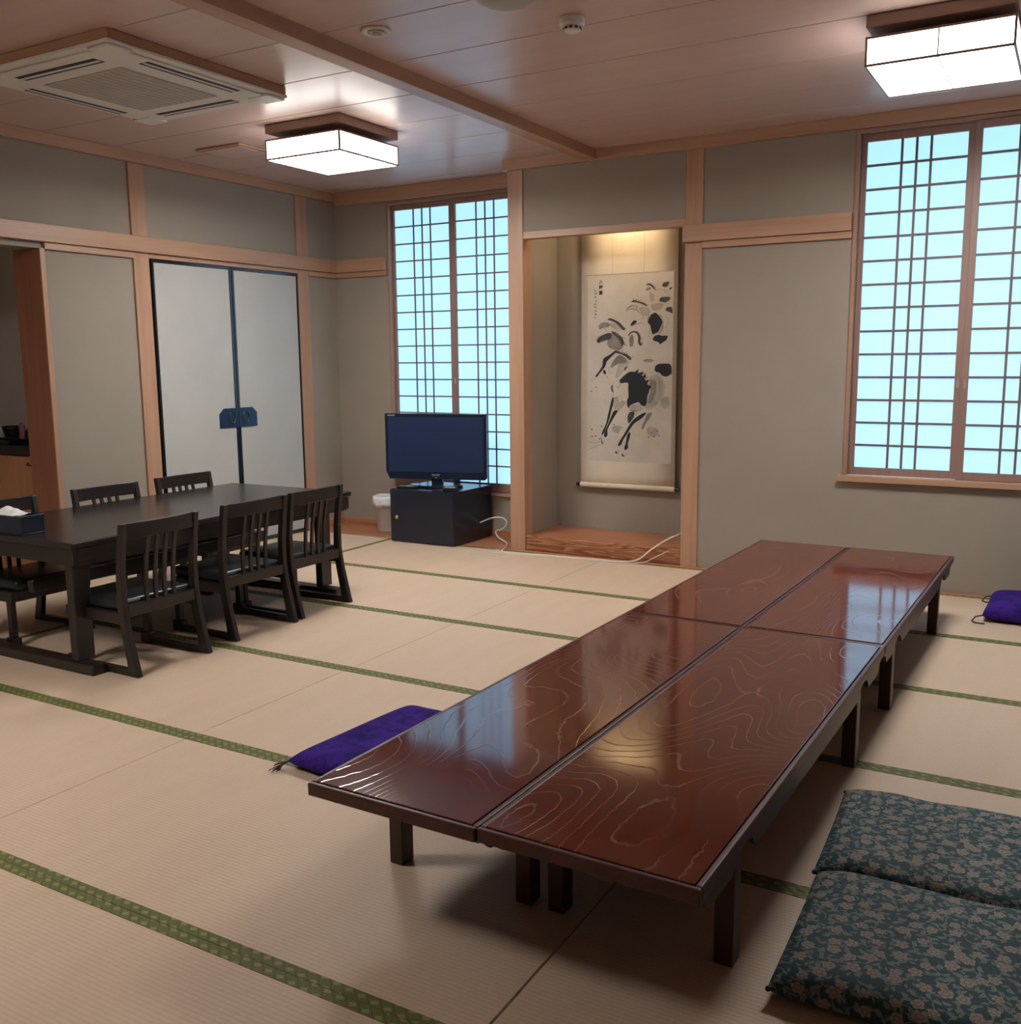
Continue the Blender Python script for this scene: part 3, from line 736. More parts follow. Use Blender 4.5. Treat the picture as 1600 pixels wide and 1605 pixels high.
# ---- tissue box on the dining table
tb = empty('tissue_box', (-4.325, 2.80, DZ)); tb.rotation_euler = (0, 0, .05)
tag(tb, 'black rectangular tissue box on the dining table', 'tissue box')
w_, d_, h_ = .135, .062, .088
b_ = MB()
b_.box(-w_, -d_, .0005, w_, d_, .006)
for s in (-1, 1): b_.box(-w_, s * d_, .006, w_, s * (d_ - .008), h_); b_.box(s * w_, -d_ + .008, .006, s * (w_ - .008), d_ - .008, h_)
b_.build('box', MT['cab'], tb, .0015)
MB().box(-w_ + .009, -d_ + .009, .0065, w_ - .009, d_ - .009, .072).build('inner_stack', MT['black'], tb)
t = MB(); n = 12
for (ox, oy, sc, ph) in ((.0, 0, 1, 0.), (-.06, .012, 1.15, 1.1)):
    grid = [[None] * (n + 1) for _ in range(n + 1)]
    for i in range(n + 1):
        for j in range(n + 1):
            a, c = i / n * 2 - 1, j / n * 2 - 1
            z = .080 + .030 * sc * max(0, 1 - (a * a * .9 + c * c * .8)) + .006 * sin(5 * a + ph) * cos(4 * c)
            grid[i][j] = t.bm.verts.new((ox + a * .062 * sc + .015 * c, oy + c * .036, z + .004 * (a + c)))
    for i in range(n):
        for j in range(n): t.bm.faces.new([grid[i][j], grid[i + 1][j], grid[i + 1][j + 1], grid[i][j + 1]])
to = t.build('paper_tissue', MT['tissue'], tb, smooth=True)
md = to.modifiers.new('thick', 'SOLIDIFY'); md.thickness = .002

# ---- television cabinet
cb = empty('tv_cabinet', (-3.975, 6.04, 0), 0.0); tag(cb, 'black laminate cabinet under the television', 'cabinet')
MB().box(-.583, .014, .003, 0, .545, .409).build('body', MT['cab'], cb, .002)
dr = MB().box(-.580, 0, .008, -.003, .0135, .405).build('door', MT['cab'], cb, .0015)
k = MB().lathe([(0, 0), (.006, 0), (.007, .010), (.014, .014), (.015, .020), (.010, .024), (0, .025)], n=20).build('knob', MT['brass'], dr, smooth=True)
k.rotation_euler = (pi / 2, 0, 0); k.location = (-.509, 0, .196)

# ---- television
def text_mesh(name, body, size, mat, parent, loc, rot, ext=.0004, bold=0.0):
    cu = bpy.data.curves.new(name, 'FONT'); cu.body = body; cu.size = size; cu.extrude = ext; cu.align_x = 'CENTER'; cu.align_y = 'CENTER'; cu.offset = bold
    cu.resolution_u = 3
    tmp = bpy.data.objects.new(name + '_src', cu); COL.objects.link(tmp)
    bpy.context.view_layer.update()
    dg = bpy.context.evaluated_depsgraph_get()
    me = bpy.data.meshes.new_from_object(tmp.evaluated_get(dg)); me.name = name
    bpy.data.objects.remove(tmp); bpy.data.curves.remove(cu)
    me.materials.clear(); me.materials.append(mat)
    o = bpy.data.objects.new(name, me); COL.objects.link(o); o.parent = parent; o.location = loc; o.rotation_euler = rot
    return o
TA = math.atan2(.22, .795)
tv = empty('television', (-4.302, 6.31, .4095), TA); tag(tv, 'flat television with a dark blank screen on the black cabinet', 'television')
hw, z0, z1 = .4125, .057, .568
pts = [(-hw + .03, z0), (hw - .02, z0), (hw, z0 + .02), (hw, z1), (-hw, z1), (-hw, z0 + .06)]
bz = MB().prism(pts, 'y', -.018, .016).build('bezel', MT['tvblack'], tv, .004, 2)
MB().prism([(-hw + .10, z0 + .05), (hw - .10, z0 + .05), (hw - .10, z1 - .06), (-hw + .10, z1 - .06)], 'y', .016, .062).build('rear_housing', MT['tvblack'], tv, .012, 2)
MB().box(-hw + .026, -.0195, z0 + .058, hw - .026, -.0182, z1 - .028).build('screen', MT['screen'], tv)
MB().box(-.045, .002, .018, .045, .040, z0 + .10).build('neck', MT['tvblack'], tv, .003)
ring = [(.215 * cos(a), -.012 + .105 * sin(a)) for a in [2 * pi * i / 40 for i in range(40)]]
MB().prism(ring, 'z', .0006, .018).build('base', MT['tvblack'], tv, .004, 2)
text_mesh('wordmark', 'SHARP', .022, MT['logo'], bz, (0, -.0186, z0 + .034), (pi / 2, 0, 0))
text_mesh('wordmark', 'AQUOS', .017, MT['logo'], bz, (-hw + .055, -.0186, z1 - .0145), (pi / 2, 0, 0))
MB().box(-.010, -.0190, z0 + .012, .010, -.0182, z0 + .016).build('standby_light', MT['logo'], bz)
rc = empty('remote_control', (-4.455, 6.135, .4095), .25); tag(rc, 'dark remote control lying at the left of the television base', 'remote control')
MB().box(-.085, -.020, .0005, .085, .020, .016).build('body', MT['black'], rc, .004, 2)
MB().box(-.070, -.012, .0162, .050, .012, .0175).build('key_panel', MT['greyw'], rc)
sb = empty('receiver_box', (-4.075, 6.155, .4095), .2); tag(sb, 'small black box on the cabinet right of the television base', 'box')
MB().box(-.052, -.035, .0005, .052, .035, .024).build('body', MT['black'], sb, .003)
MB().box(-.045, -.028, .0242, .045, .028, .0255).build('top_plate', MT['greyw'], sb)

# ---- waste bin
wb = empty('waste_bin', (-4.875, 6.43, 0)); tag(wb, 'white waste bin with a plastic bag over its rim', 'waste bin')
MB().lathe([(0, .0005), (.088, .0005), (.093, .006), (.108, .262), (.115, .266), (.115, .280), (.108, .282), (.104, .262), (.088, .012), (0, .012)], n=40).build('bucket', MT['bin'], wb, smooth=True)
b_ = MB(); n = 48; rings = []
for (r, z, a) in ((.100, .255, .002), (.110, .286, .001), (.119, .292, .003), (.123, .270, .006), (.124, .235, .008), (.120, .205, .010)):
    rings.append([b_.bm.verts.new(((r + a * sin(7 * t + z * 40) * .5 + a * .4 * sin(17 * t)) * cos(t), (r + a * sin(7 * t + z * 40) * .5 + a * .4 * sin(17 * t)) * sin(t), z + a * .8 * sin(5 * t))) for t in [2 * pi * i / n for i in range(n)]])
for a, c in zip(rings, rings[1:]):
    for i in range(n): b_.bm.faces.new([a[i], a[(i + 1) % n], c[(i + 1) % n], c[i]])
bo = b_.build('bag', MT['bag'], wb, smooth=True); md = bo.modifiers.new('thick', 'SOLIDIFY'); md.thickness = .0015

# ---- hanging scroll
hs = empty('hanging_scroll', (-2.86, 6.682, 1.35)); tag(hs, 'hanging scroll with an ink painting of galloping horses in the alcove', 'hanging scroll')
W2 = .3735
sh = MB(); n = 24
cols = []
for i in range(n + 1):
    z = -.905 + (1.055 + .905) * i / n
    dy = .004 * sin(z * 3.0)
    cols.append([sh.bm.verts.new((x, dy, z)) for x in (-W2, -W2 * .5, 0, W2 * .5, W2)])
for a, c in zip(cols, cols[1:]):
    for i in range(4): sh.bm.faces.new([a[i], a[i + 1], c[i + 1], c[i]])
so = sh.build('mount', MT['scroll'], hs, smooth=True); md = so.modifiers.new('thick', 'SOLIDIFY'); md.thickness = .002
def wavy(x0, x1, z0, z1, off, name, mat, parent):
    m = MB(); prev = None
    for i in range(17):
        z = z0 + (z1 - z0) * i / 16; y = .004 * sin(z * 3.0) - off
        cur = [m.bm.verts.new((x0, y, z)), m.bm.verts.new((x1, y, z))]
        if prev: m.bm.faces.new([prev[0], prev[1], cur[1], cur[0]])
        prev = cur
    return m.build(name, mat, parent)
pa = wavy(-.322, .342, -.722, .632, .0022, 'painting', MT['scroll_paint'], hs)
for x in (-.128, .118):
    wavy(x - .003, x + .003, .64, 1.05, .0030, 'ribbon_edge', plain('ribbon_seam', (0.52, 0.45, 0.35), .8), so)
wavy(-.345, .36, .632, .638, .0031, 'seam_line', plain('mount_seam', (0.40, 0.33, 0.25), .8), so)
INK=[(3,164,502,191,483,195,434,178,429,170,460),(3,-19,377,-3,405,41,415,65,412,79,396,65,375,38,385,4,383,-16,371),(3,79,396,152,399,169,362,146,326,120,333,99,352),(3,-160,291,-84,283,-42,232,-83,221,-139,266),(3,213,300,266,310,276,249,254,201,228,208),(3,165,411,238,418,271,401,252,372,186,365),(3,170,-100,227,-73,264,-100,283,-161,273,-235,238,-290,187,-325,150,-332,128,-319,154,-291,164,-236,178,-195,163,-141),(3,-121,-253,-75,-238,-59,-280,-97,-343,-113,-308),(3,-89,-336,-44,-266,-7,-279,-29,-307,-74,-350),(3,-69,-3,-9,30,17,-11,-46,-79,-91,-114,-99,-100,-76,-45),(3,24,-307,113,-292,121,-333,62,-354,17,-341),(3,152,-456,233,-461,255,-501,212,-534,160,-518),(3,-112,-456,-51,-454,-43,-489,-88,-511,-127,-491),(3,266,-249,324,-235,336,-302,289,-330,252,-303),(2,177,-113,221,-127,229,-208,187,-291,157,-284,180,-209),(2,134,507,144,527,170,532,174,514,154,512),(2,-237,262,-209,290,-160,298,-139,272,-167,257,-198,261,-223,243),(2,-166,160,-146,216,-97,215,-41,170,-34,120,-68,102,-124,102,-152,122),(2,10,169,16,200,40,203,47,156,41,119,14,113),(2,-137,-24,-115,17,-77,58,-47,58,-2,23,-16,-4,-69,-3,-99,-17,-130,-38),(2,117,9,139,29,183,29,205,15,176,2,146,9),(2,137,-415,158,-359,202,-352,181,-393,144,-436,130,-477,115,-478,118,-450),(2,-146,128,-78,130,-33,123,-47,96,-108,93),(1,-250,161,-233,189,-194,208,-146,222,-125,209,-138,172,-173,166,-215,157,-236,145),(1,252,538,268,561,314,565,308,550,298,530,275,525),(1,308,511,318,523,332,525,328,513,315,507),(1,130,546,147,559,170,555,193,537,210,503,194,516,174,538,154,548),(1,234,433,244,457,283,461,325,456,309,433,284,419,251,426),(1,281,371,294,388,336,390,337,339,320,351,291,361),(1,19,435,41,449,78,436,125,422,152,402,139,400,105,416,65,430,34,431),(0,150,283,160,320,186,346,212,355,236,330,252,311,266,286,247,250,234,220,214,208,188,199,177,233,170,270),(0,188,166,208,193,241,198,257,189,310,191,294,158,268,143,248,128,235,146,205,153),(1,-167,310,-146,326,-105,312,-63,286,-28,254,-21,232,-49,239,-73,270,-104,293,-139,310),(1,-139,231,-111,228,-69,199,-42,182,-28,139,-48,114,-55,151,-83,183,-118,209),(0,16,271,42,305,73,298,53,277,26,265),(1,-4,188,13,219,47,230,74,224,101,186,95,149,115,130,95,118,75,149,81,186,60,218,26,215,6,194),(0,-199,11,-191,39,-138,62,-100,93,-92,79,-130,45,-168,11,-175,-24,-221,-72,-244,-103,-260,-96,-229,-62,-198,-16),(0,-198,-65,-187,-41,-168,-69,-175,-86),(1,-115,76,-96,96,-47,75,-2,64,35,27,13,20,-17,47,-62,68),(0,-68,-128,-23,-86,14,-62,59,-62,103,-79,140,-120,163,-161,174,-199,157,-236,154,-291,135,-312,113,-305,91,-278,54,-292,20,-307,16,-327,1,-314,-3,-272,12,-244,6,-189,9,-141,-23,-141,-53,-148),(0,51,-66,92,-39,77,-76),(0,85,-73,129,-58,111,-90),(0,114,-90,151,-85,133,-115),(0,137,-131,168,-115,156,-153),(0,152,-161,189,-162,169,-199),(0,209,-53,212,-22,241,-6,291,-5,331,-9,339,-46,339,-80,300,-100,264,-90,249,-70,220,-66),(0,-143,-344,-128,-281,-117,-246,-105,-253,-113,-308,-128,-351,-135,-393,-165,-471,-184,-514,-204,-536,-200,-507,-165,-443,-154,-386),(0,-127,-393,-105,-343,-67,-343,-89,-371,-119,-421,-158,-485,-153,-534,-180,-549,-184,-514,-158,-464),(1,-129,-176,-114,-148,-117,-183,-106,-218,-125,-204),(1,2,-390,17,-355,62,-347,54,-389,25,-431,10,-439),(0,25,-438,55,-403,121,-360,158,-353,114,-402,62,-430,33,-466,-4,-523,-34,-566,-42,-594,-65,-609,-72,-595,-50,-559,-12,-502),(0,3,-516,29,-494,26,-536,7,-585,12,-620,-11,-635,-23,-622,-8,-586),(1,-95,-652,-83,-638,-78,-655,-66,-658,-83,-663),(1,-43,-672,-30,-657,-26,-675,-11,-677,-30,-684),(1,-207,-564,-202,-553,-200,-582,-188,-591,-203,-590),(1,-227,-565,-208,-541,-215,-564),(1,-31,-48,-16,-26,6,-25,-7,-35,-18,-55),(2,-295,-489,-286,-481,-275,-486,-282,-495),(2,-213,-465,-204,-458,-193,-462,-200,-471),(2,-82,-507,-73,-500,-62,-505,-69,-513),(2,-52,-468,-43,-461,-32,-465,-39,-474),(2,-113,-449,-104,-441,-93,-446,-100,-455),(2,-291,-542,-282,-534,-271,-539,-278,-548),(2,-260,-537,-251,-530,-240,-535,-247,-543),(2,159,-532,168,-525,178,-529,171,-538),(2,203,-531,212,-523,222,-528,216,-536),(2,224,-489,233,-481,243,-486,237,-494),(2,240,-523,248,-515,258,-520,252,-528),(2,181,-504,189,-496,200,-501,193,-509),(2,-300,-205,-291,-198,-280,-203,-287,-212),(2,-261,-177,-252,-170,-241,-175,-248,-183)]
tones = {}
for row in INK:
    tones.setdefault(row[0], []).append([(row[i] / 1000, row[i + 1] / 1000) for i in range(1, len(row), 2)])
def chaikin(p, k=2):
    for _ in range(k):
        q = []
        for a, b in zip(p, p[1:] + p[:1]):
            q.append((a[0] * .78 + b[0] * .22, a[1] * .78 + b[1] * .22)); q.append((a[0] * .22 + b[0] * .78, a[1] * .22 + b[1] * .78))
        p = q
    return p
for tn in (3, 2, 1, 0):
    off = .0026 + (3 - tn) * .0004
    for k_, poly in enumerate(tones[tn]):
        m = MB(); p = chaikin(poly, 2)
        m.bm.faces.new([m.bm.verts.new((x, .004 * sin(z * 3.0) - off - k_ * 4e-6, z)) for x, z in p])
        bmesh.ops.triangulate(m.bm, faces=m.bm.faces[:])
        m.build('ink_wash' if tn > 1 else 'ink_stroke', MT['ink%d' % tn], pa)
LINES=[(2,227,-73,268,-97,287,-161,277,-235,241,-290,187,-328,150,-339),(2,235,-93,250,-154,244,-222),(2,169,-73,209,-69),(2,17,-341,62,-347,106,-340,135,-319),(2,-110,-141,-129,-176,-113,-218,-121,-253),(3,-91,-134,-68,-121,-57,-141,-60,-169,-79,-176,-87,-155),(2,-44,-266,-74,-308,-105,-350),(2,-7,-279,-36,-314,-74,-350),(2,-69,-3,-80,-52,-99,-107),(2,-2,23,21,-4),(2,-145,-31,-152,-58,-129,-72,-107,-65),(2,-223,-565,-208,-543,-192,-557),(2,-207,-586,-192,-592,-176,-563),(2,-91,-652,-76,-662,-57,-637),(2,-37,-675,-18,-678,0,-642),(2,-321,-647,-258,-616,-180,-592),(2,-313,-582,-242,-587,-219,-572),(2,-291,-131,-264,-114,-252,-96),(3,-175,-86,-152,-114),(2,9,-362,54,-341,77,-361,32,-417),(2,-90,-252,-60,-238,-44,-259),(2,167,502,165,460,175,426),(2,191,495,198,446),(2,210,506,250,511,289,497,309,466),(3,-19,377,4,395,41,415),(3,-16,371,11,383,52,378,69,375,99,346,120,327),(2,73,304,120,315,147,311),(4,150,280,156,326,186,346),(3,-237,265,-216,287,-181,295),(3,-230,243,-198,258,-167,235),(3,-250,161,-243,183,-215,202),(3,-240,145,-212,154,-166,160),(3,-166,153,-152,122,-124,99),(3,12,256,39,268,93,282,124,281),(3,188,199,214,211,244,211),(2,218,409,251,414,277,395),(3,134,507,144,527,164,539),(2,179,368,166,359,149,351),(2,291,334,305,285,286,237),(2,161,228,165,178),(2,106,315,126,345),(3,-146,319,-135,309,-124,296),(3,-134,315,-125,316,-116,312),(3,-121,311,-111,303,-100,292),(3,-109,307,-100,303,-91,295),(3,-96,303,-85,298,-74,289),(3,-84,299,-76,296,-68,289),(3,-73,288,-62,285,-52,278),(3,-62,277,-48,269,-35,257),(3,-51,266,-42,259,-34,248),(3,-39,255,-30,253,-21,247),(3,-28,244,-20,245,-12,242),(3,-111,228,-101,225,-91,219),(3,-100,220,-85,216,-70,209),(3,-89,212,-77,208,-65,201),(3,-78,204,-70,204,-62,201),(3,-66,197,-58,196,-49,191),(3,-55,189,-40,184,-25,175),(3,-51,178,-43,175,-35,168),(3,-47,166,-36,159,-25,147),(3,-43,155,-30,148,-17,137),(3,-39,144,-27,137,-15,127),(3,-34,132,-18,129,-3,122),(3,147,555,152,559,157,560),(3,159,549,166,556,173,559),(3,171,543,176,551,181,555),(3,183,538,190,547,196,553),(3,191,527,198,536,204,541),(3,199,517,205,527,210,533),(3,207,506,213,512,220,514),(3,232,336,247,335,262,331),(3,239,325,250,324,261,319),(3,246,315,255,317,265,316),(3,253,304,261,303,269,299),(3,255,291,263,289,272,283),(3,252,275,261,273,270,267),(3,249,260,261,256,273,248),(3,247,244,258,245,270,241),(3,-92,93,-79,98,-66,99),(3,-77,88,-69,94,-60,97),(3,-62,82,-47,90,-31,94),(3,-47,77,-39,81,-30,81),(3,-32,72,-17,75,-3,75),(3,-19,61,-9,64,1,62),(3,-6,51,3,54,11,54),(3,7,40,18,45,28,46),(3,21,30,34,41,47,47),(4,59,-66,71,-56,83,-50),(4,75,-73,87,-70,99,-72),(4,92,-79,108,-69,124,-62),(4,109,-86,125,-79,141,-75),(4,125,-93,136,-83,146,-78),(4,137,-117,151,-107,164,-101),(4,148,-141,164,-128,179,-119),(4,159,-165,173,-152,186,-144),(4,171,-188,180,-179,189,-174),(3,74,224,79,221,84,214),(3,83,209,94,208,104,204),(3,92,194,98,194,104,189),(3,101,180,106,176,110,169),(3,102,165,111,166,119,163),(3,104,151,113,147,123,139),(3,105,136,113,137,122,133),(3,38,446,41,455,44,459),(3,53,442,61,449,69,451),(3,69,438,77,444,86,446),(3,84,434,92,440,101,442),(3,99,428,104,434,108,437),(3,115,421,120,426,126,428),(3,130,413,133,421,137,426),(3,145,406,151,410,156,411),(3,277,-16,296,-18,314,-24),(3,295,-31,310,-31,325,-36),(3,314,-46,328,-52,343,-62),(3,310,-66,329,-69,348,-75),(3,307,-86,328,-80,348,-77)]
for row in LINES:
    pts = [Vector((row[i] / 1000, 0, row[i + 1] / 1000)) for i in range(1, len(row), 2)]
    pp = []
    for i in range(len(pts) - 1):
        a_, b1, c_, d_ = pts[max(i - 1, 0)], pts[i], pts[i + 1], pts[min(i + 2, len(pts) - 1)]
        for t in (0, .25, .5, .75): pp.append(.5 * ((2 * b1) + (c_ - a_) * t + (2 * a_ - 5 * b1 + 4 * c_ - d_) * t * t + (-a_ + 3 * b1 - 3 * c_ + d_) * t ** 3))
    pp.append(pts[-1]); m = MB(); prev = None; n_ = len(pp)
    for i, p in enumerate(pp):
        tg = (pp[min(i + 1, n_ - 1)] - pp[max(i - 1, 0)]).normalized(); nm = Vector((-tg.z, 0, tg.x))
        hw_ = row[0] * .0005 * (0.35 + 0.65 * sin(pi * min(1, (i + .6) / n_)))
        y_ = .004 * sin(p.z * 3.0) - .0045
        cur = [m.bm.verts.new((p.x + nm.x * k * hw_, y_, p.z + nm.z * k * hw_)) for k in (-1, 1)]
        if prev: m.bm.faces.new([prev[0], prev[1], cur[1], cur[0]])
        prev = cur
    m.build('ink_stroke', MT['ink1'], pa)
for ch, z in (('八', .582), ('駿', .545), ('圖', .506)):
    text_mesh('calligraphy', ch, .032, MT['ink0'], pa, (-.217, .004 * sin(z * 3) - .0042, z), (pi / 2, 0, 0), .0002, .0006)
m = MB()
for k_ in range(9):
    z = .528 - k_ * .0245
    for s_ in range(4):
        x = -.259 + random.uniform(-.006, .006); zz = z + random.uniform(-.007, .007); L_ = random.uniform(.004, .009); a = random.choice((0, 0, pi / 2, .7, -.7))
        c_, s2 = cos(a) * L_, sin(a) * L_; nx, nz = -sin(a) * .0011, cos(a) * .0011; y = .004 * sin(zz * 3) - .0042
        m.quad((x - c_ + nx, y, zz - s2 + nz), (x + c_ + nx, y, zz + s2 + nz), (x + c_ - nx, y, zz + s2 - nz), (x - c_ - nx, y, zz - s2 - nz))
m.build('calligraphy', MT['ink1'], pa)
rl = MB().tube([(-W2 - .002, -.004, -.905), (W2 + .002, -.004, -.905)], .019, 20).build('roller', MT['scroll'], hs, smooth=True); smooth_by_angle(rl)
for s in (-1, 1):
    o = MB().tube([(s * (W2 + .0025), -.004, -.905), (s * (W2 + .032), -.004, -.905)], .0155, 20).build('roller_knob', MT['cab'], hs); smooth_by_angle(o)
MB().box(-W2 - .004, -.008, 1.050, W2 + .004, .006, 1.066).build('top_rod', MT['scroll'], hs, .003)
MB().tube([(-.12, 0, 1.066), (0, .006, 1.135), (.12, 0, 1.066)], .0025, 8).build('hanging_cord', MT['cord'], hs)
tl = empty('alcove_lamp', (-2.86, 6.46, 2.559)); tag(tl, 'small warm lamp hidden behind the alcove lintel', 'lamp')
MB().box(-.16, -.03, -.030, .16, .03, -.0005).build('body', MT['white'], tl, .003)
MB().tube([(-.13, 0, -.042), (.13, 0, -.042)], .012, 12).build('tube', emis('warm_tube', (1.0, .77, .48), SCROLL_LAMP_W * 8), tl, smooth=True)

# ---- floor cushions
def cushion_mesh(name, w, d, H, p=9, pinch=.012, n=40, crown=.15, seed=1):
    m = MB(); rnd = random.Random(seed); ph = [rnd.uniform(0, 6) for _ in range(6)]
    def pt(i, j, top):
        a, c = -cos(pi * i / n), -cos(pi * j / n)
        x = w / 2 * a * (1 - pinch * (1 - c * c)); y = d / 2 * c * (1 - pinch * (1 - a * a))
        t = (max(0, 1 - abs(a) ** p) * max(0, 1 - abs(c) ** p)) ** .5
        dome = 1 - crown * (a * a + c * c) / 2
        wob = .0035 * sin(5 * a + ph[0]) * sin(4 * c + ph[1]) + .002 * sin(9 * a + ph[2] + 3 * c)
        zm = H * .36
        return (x, y, zm + (H - zm) * t * dome + wob * t) if top else (x, y, zm - zm * t * .999)
    T = [[m.bm.verts.new(pt(i, j, True)) for j in range(n + 1)] for i in range(n + 1)]
    B = [[T[i][j] if i in (0, n) or j in (0, n) else m.bm.verts.new(pt(i, j, False)) for j in range(n + 1)] for i in range(n + 1)]
    for i in range(n):
        for j in range(n):
            m.bm.faces.new([T[i][j], T[i + 1][j], T[i + 1][j + 1], T[i][j + 1]]); m.bm.faces.new([B[i][j], B[i][j + 1], B[i + 1][j + 1], B[i + 1][j]])
    return m
def cushion(loc, rz, w, d, H, mat, label, group, tassel, seed, **kw):
    e = empty('floor_cushion', loc, rz); tag(e, label, 'cushion', group)
    cushion_mesh('cover', w, d, H, seed=seed, **kw).build('cover', MT[mat], e, smooth=True)
    zm = H * .36
    for sx, sy in ((-1, -1), (-1, 1), (1, -1), (1, 1)):
        rnd = random.Random(seed * 10 + sx + 3 * sy)
        cx_, cy_ = sx * w / 2, sy * d / 2
        if tassel == 'fringe':
            t = MB()
            for k in range(9):
                a = math.atan2(sy, sx) + rnd.uniform(-.75, .75); L_ = rnd.uniform(.035, .065)
                t.tube([(cx_ - sx * .004, cy_ - sy * .004, zm), (cx_ + cos(a) * .02, cy_ + sin(a) * .02, zm * .7), (cx_ + cos(a) * L_, cy_ + sin(a) * L_, .0025)], .0016, 5)
            t.build('tassel', MT['cord'], e)
        elif tassel == 'loop':
            t = MB()
            t.tube([(cx_ - sx * .005, cy_ - sy * .005, zm), (cx_ + sx * .03, cy_ - sy * .004, zm * .7), (cx_ + sx * .045, cy_ - sy * .004 - .025, .006), (cx_ + sx * .030, cy_ - .050, .005), (cx_ + sx * .0, cy_ - .060, .005), (cx_ - sx * .02, cy_ - .058, .006)], .0038, 8)
            t.build('tassel', MT['cord'], e, smooth=True)
        else:
            t = MB().lathe([(0, -.006), (.005, -.004), (.006, 0), (.005, .004), (0, .006)], n=12).build('corner_knot', MT['cord'], e, smooth=True); t.location = (cx_ - sx * .002, cy_ - sy * .002, zm)
    return e
cushion((-1.925, 2.675, .002), -.10, .635, .640, .072, 'purple', 'purple floor cushion half under the front left low table', 'purple floor cushions', 'fringe', 3)
cushion((-0.080, 5.800, .002), -.02, .560, .500, .095, 'purple', 'purple floor cushion against the wall under the big window', 'purple floor cushions', 'loop', 4, crown=.1)
cushion((-0.228, 2.235, .002), .03, .560, .545, .082, 'floral', 'teal floral floor cushion in the bottom right corner', 'teal floral floor cushions', 'knot', 5)
cushion((-0.262, 2.790, .002), .05, .560, .545, .074, 'floral', 'teal floral floor cushion behind the corner one', 'teal floral floor cushions', 'knot', 6)

# ---- power cords
def bez(pts, k=8):
    P = [Vector(p) for p in pts]; out = []
    for i in range(len(P) - 1):
        a, b, c, d = P[max(i - 1, 0)], P[i], P[i + 1], P[min(i + 2, len(P) - 1)]
        for s in range(k):
            t = s / k
            out.append(.5 * ((2 * b) + (-a + c) * t + (2 * a - 5 * b + 4 * c - d) * t * t + (-a + 3 * b - 3 * c + d) * t ** 3))
    out.append(P[-1]); return out
c1 = [(-3.966, 6.40, .135), (-3.90, 6.42, .165), (-3.83, 6.425, .183), (-3.762, 6.42, .178), (-3.738, 6.415, .140), (-3.775, 6.41, .098), (-3.835, 6.415, .075), (-3.80, 6.40, .030), (-3.71, 6.36, .008), (-3.64, 6.25, .006), (-3.60, 6.15, .006), (-3.585, 6.08, .006), (-3.54, 6.03, .006), (-3.45, 6.035, .006), (-3.25, 6.06, .006), (-3.05, 6.075, .006), (-2.80, 6.095, .006), (-2.62, 6.11, .007), (-2.53, 6.13, .03), (-2.45, 6.16, .10), (-2.36, 6.20, .165), (-2.262, 6.27, .215)]
tag(MB().tube(bez(c1), .0055, 8).build('power_cord', MT['cable'], None, smooth=True), 'thick white power cord running along the alcove step', 'cord')
c2 = [(-3.615, 6.10, .004), (-3.66, 6.03, .004), (-3.60, 5.985, .004), (-3.46, 6.005, .004), (-3.2, 6.035, .004), (-2.9, 6.06, .004), (-2.66, 6.075, .004), (-2.50, 6.10, .012), (-2.42, 6.13, .05), (-2.33, 6.175, .10)]
tag(MB().tube(bez(c2), .0033, 6).build('power_cord', MT['cable'], None, smooth=True), 'thin pale cord beside the thick one at the alcove step', 'cord')

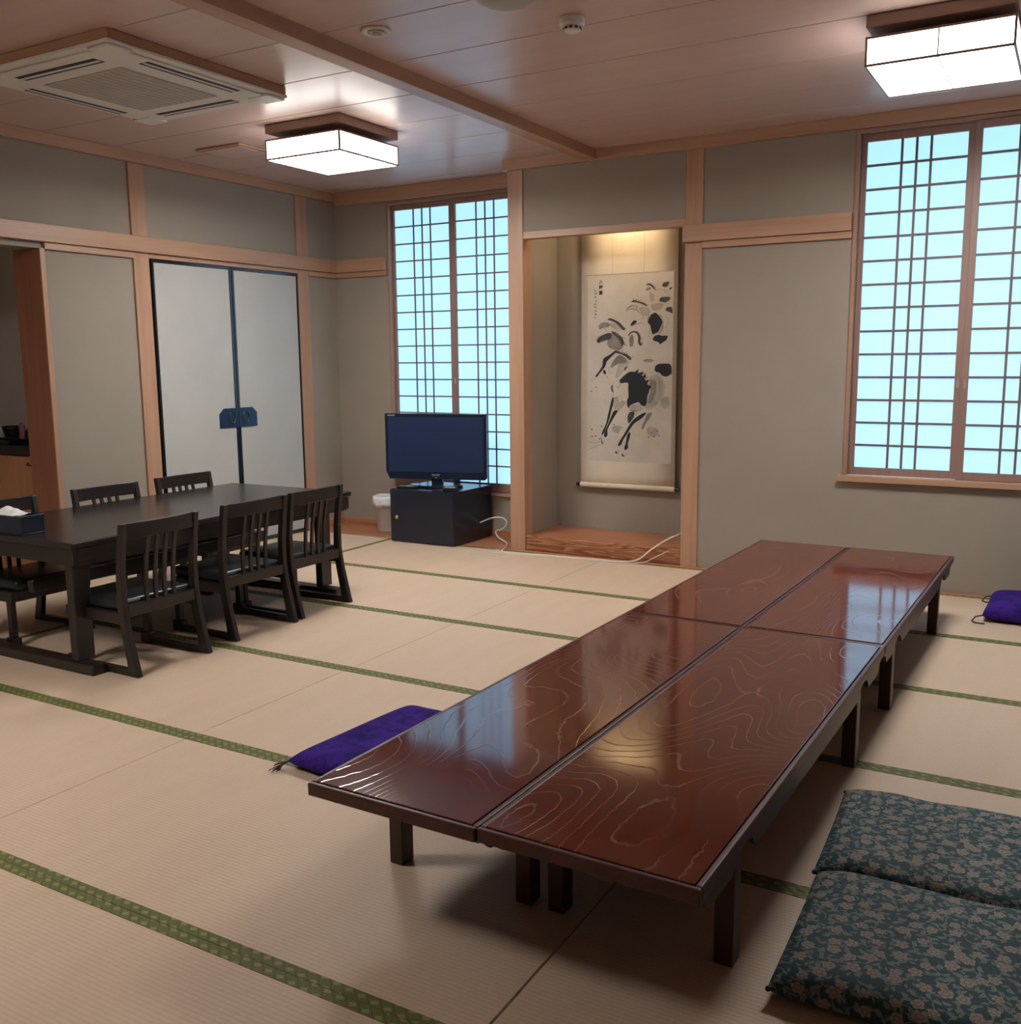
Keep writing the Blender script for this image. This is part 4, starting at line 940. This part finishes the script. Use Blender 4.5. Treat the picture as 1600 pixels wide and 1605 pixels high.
# ---- kitchenette behind the opening
kc = empty('kitchen_cabinet', (-5.745, 3.95, -.1)); tag(kc, 'orange wooden base cabinet inside the kitchenette opening', 'cabinet')
MB().box(-1.80, .02, 0, 0, .565, .898).build('body', MT['kitchen'], kc)
for k_ in range(4):
    d_ = MB().box(-.447 - .45 * k_, 0, .05, -.003 - .45 * k_, .0195, .892).build('door', MT['kitchen'], kc, .002)
    x = (-.115 if k_ % 2 == 0 else -.335) - .45 * k_
    h = [(x - .028, -.0, .850), (x - .024, -.018, .842), (x, -.022, .838), (x + .024, -.018, .842), (x + .028, 0, .850)]
    MB().tube(bez(h, 3), .005, 8).build('handle', MT['copper'], d_, smooth=True)
tag(MB().box(-7.58, 3.925, .80, -5.73, 4.518, .862).build('countertop', MT['counter'], None, .004), 'dark stone countertop of the kitchenette', 'countertop')
def pot(x, y, prof, mat, name, label, cat, lid=None):
    e = empty(name, (x, y, .8625)); tag(e, label, cat)
    MB().lathe(prof, n=28).build('body', MT[mat], e, smooth=True)
    if lid: MB().lathe(lid, n=28).build('lid', MT['white' if mat == 'white' else 'black'], e, smooth=True)
    return e
pot(-6.385, 4.19, [(0, .0005), (.045, .0005), (.05, .02), (.072, .085), (.076, .10), (.070, .10), (.045, .02), (0, .018)], 'black', 'stacked_bowls', 'dark bowl on the kitchenette counter', 'bowl')
e = empty('snack_packet', (-6.265, 4.17, .8625), -.4); tag(e, 'pink packet leaning among the dark pots on the counter', 'packet')
MB().prism([(-.035, .0005), (.035, .0005), (.045, .11), (.03, .118), (-.025, .118), (-.03, .11)], 'y', -.012, .012).build('bag', MT['pink'], e, .004, 2)
MB().prism([(.006 - .03, .1182), (.025, .1182), (.028, .128), (-.028, .128)], 'y', -.004, .004).build('seal', MT['pink'], e)
pot(-6.135, 4.20, [(0, .0005), (.07, .0005), (.085, .03), (.080, .075), (.050, .105), (.045, .105), (.03, .10), (0, .10)], 'black', 'teapot', 'dark round teapot beside the opening jamb', 'teapot', [(.044, .106), (.03, .118), (.012, .122), (.014, .136), (0, .138)])
pot(-6.53, 4.18, [(0, .0005), (.03, .0005), (.034, .09), (.030, .092), (.028, .006), (0, .006)], 'white', 'cup', 'white cup at the left edge of the counter', 'cup')
tr = empty('serving_tray', (-6.32, 4.03, .8625)); tag(tr, 'black tray at the front of the kitchenette counter', 'tray')
MB().box(-.24, -.085, .0005, .24, .085, .008).build('base', MT['cab'], tr, .002)
rim_ = MB()
for s in (-1, 1): rim_.box(-.24, s * .085, .008, .24, s * .077, .026); rim_.box(s * .24, -.077, .008, s * .232, .077, .026)
rim_.build('rim', MT['cab'], tr, .002)
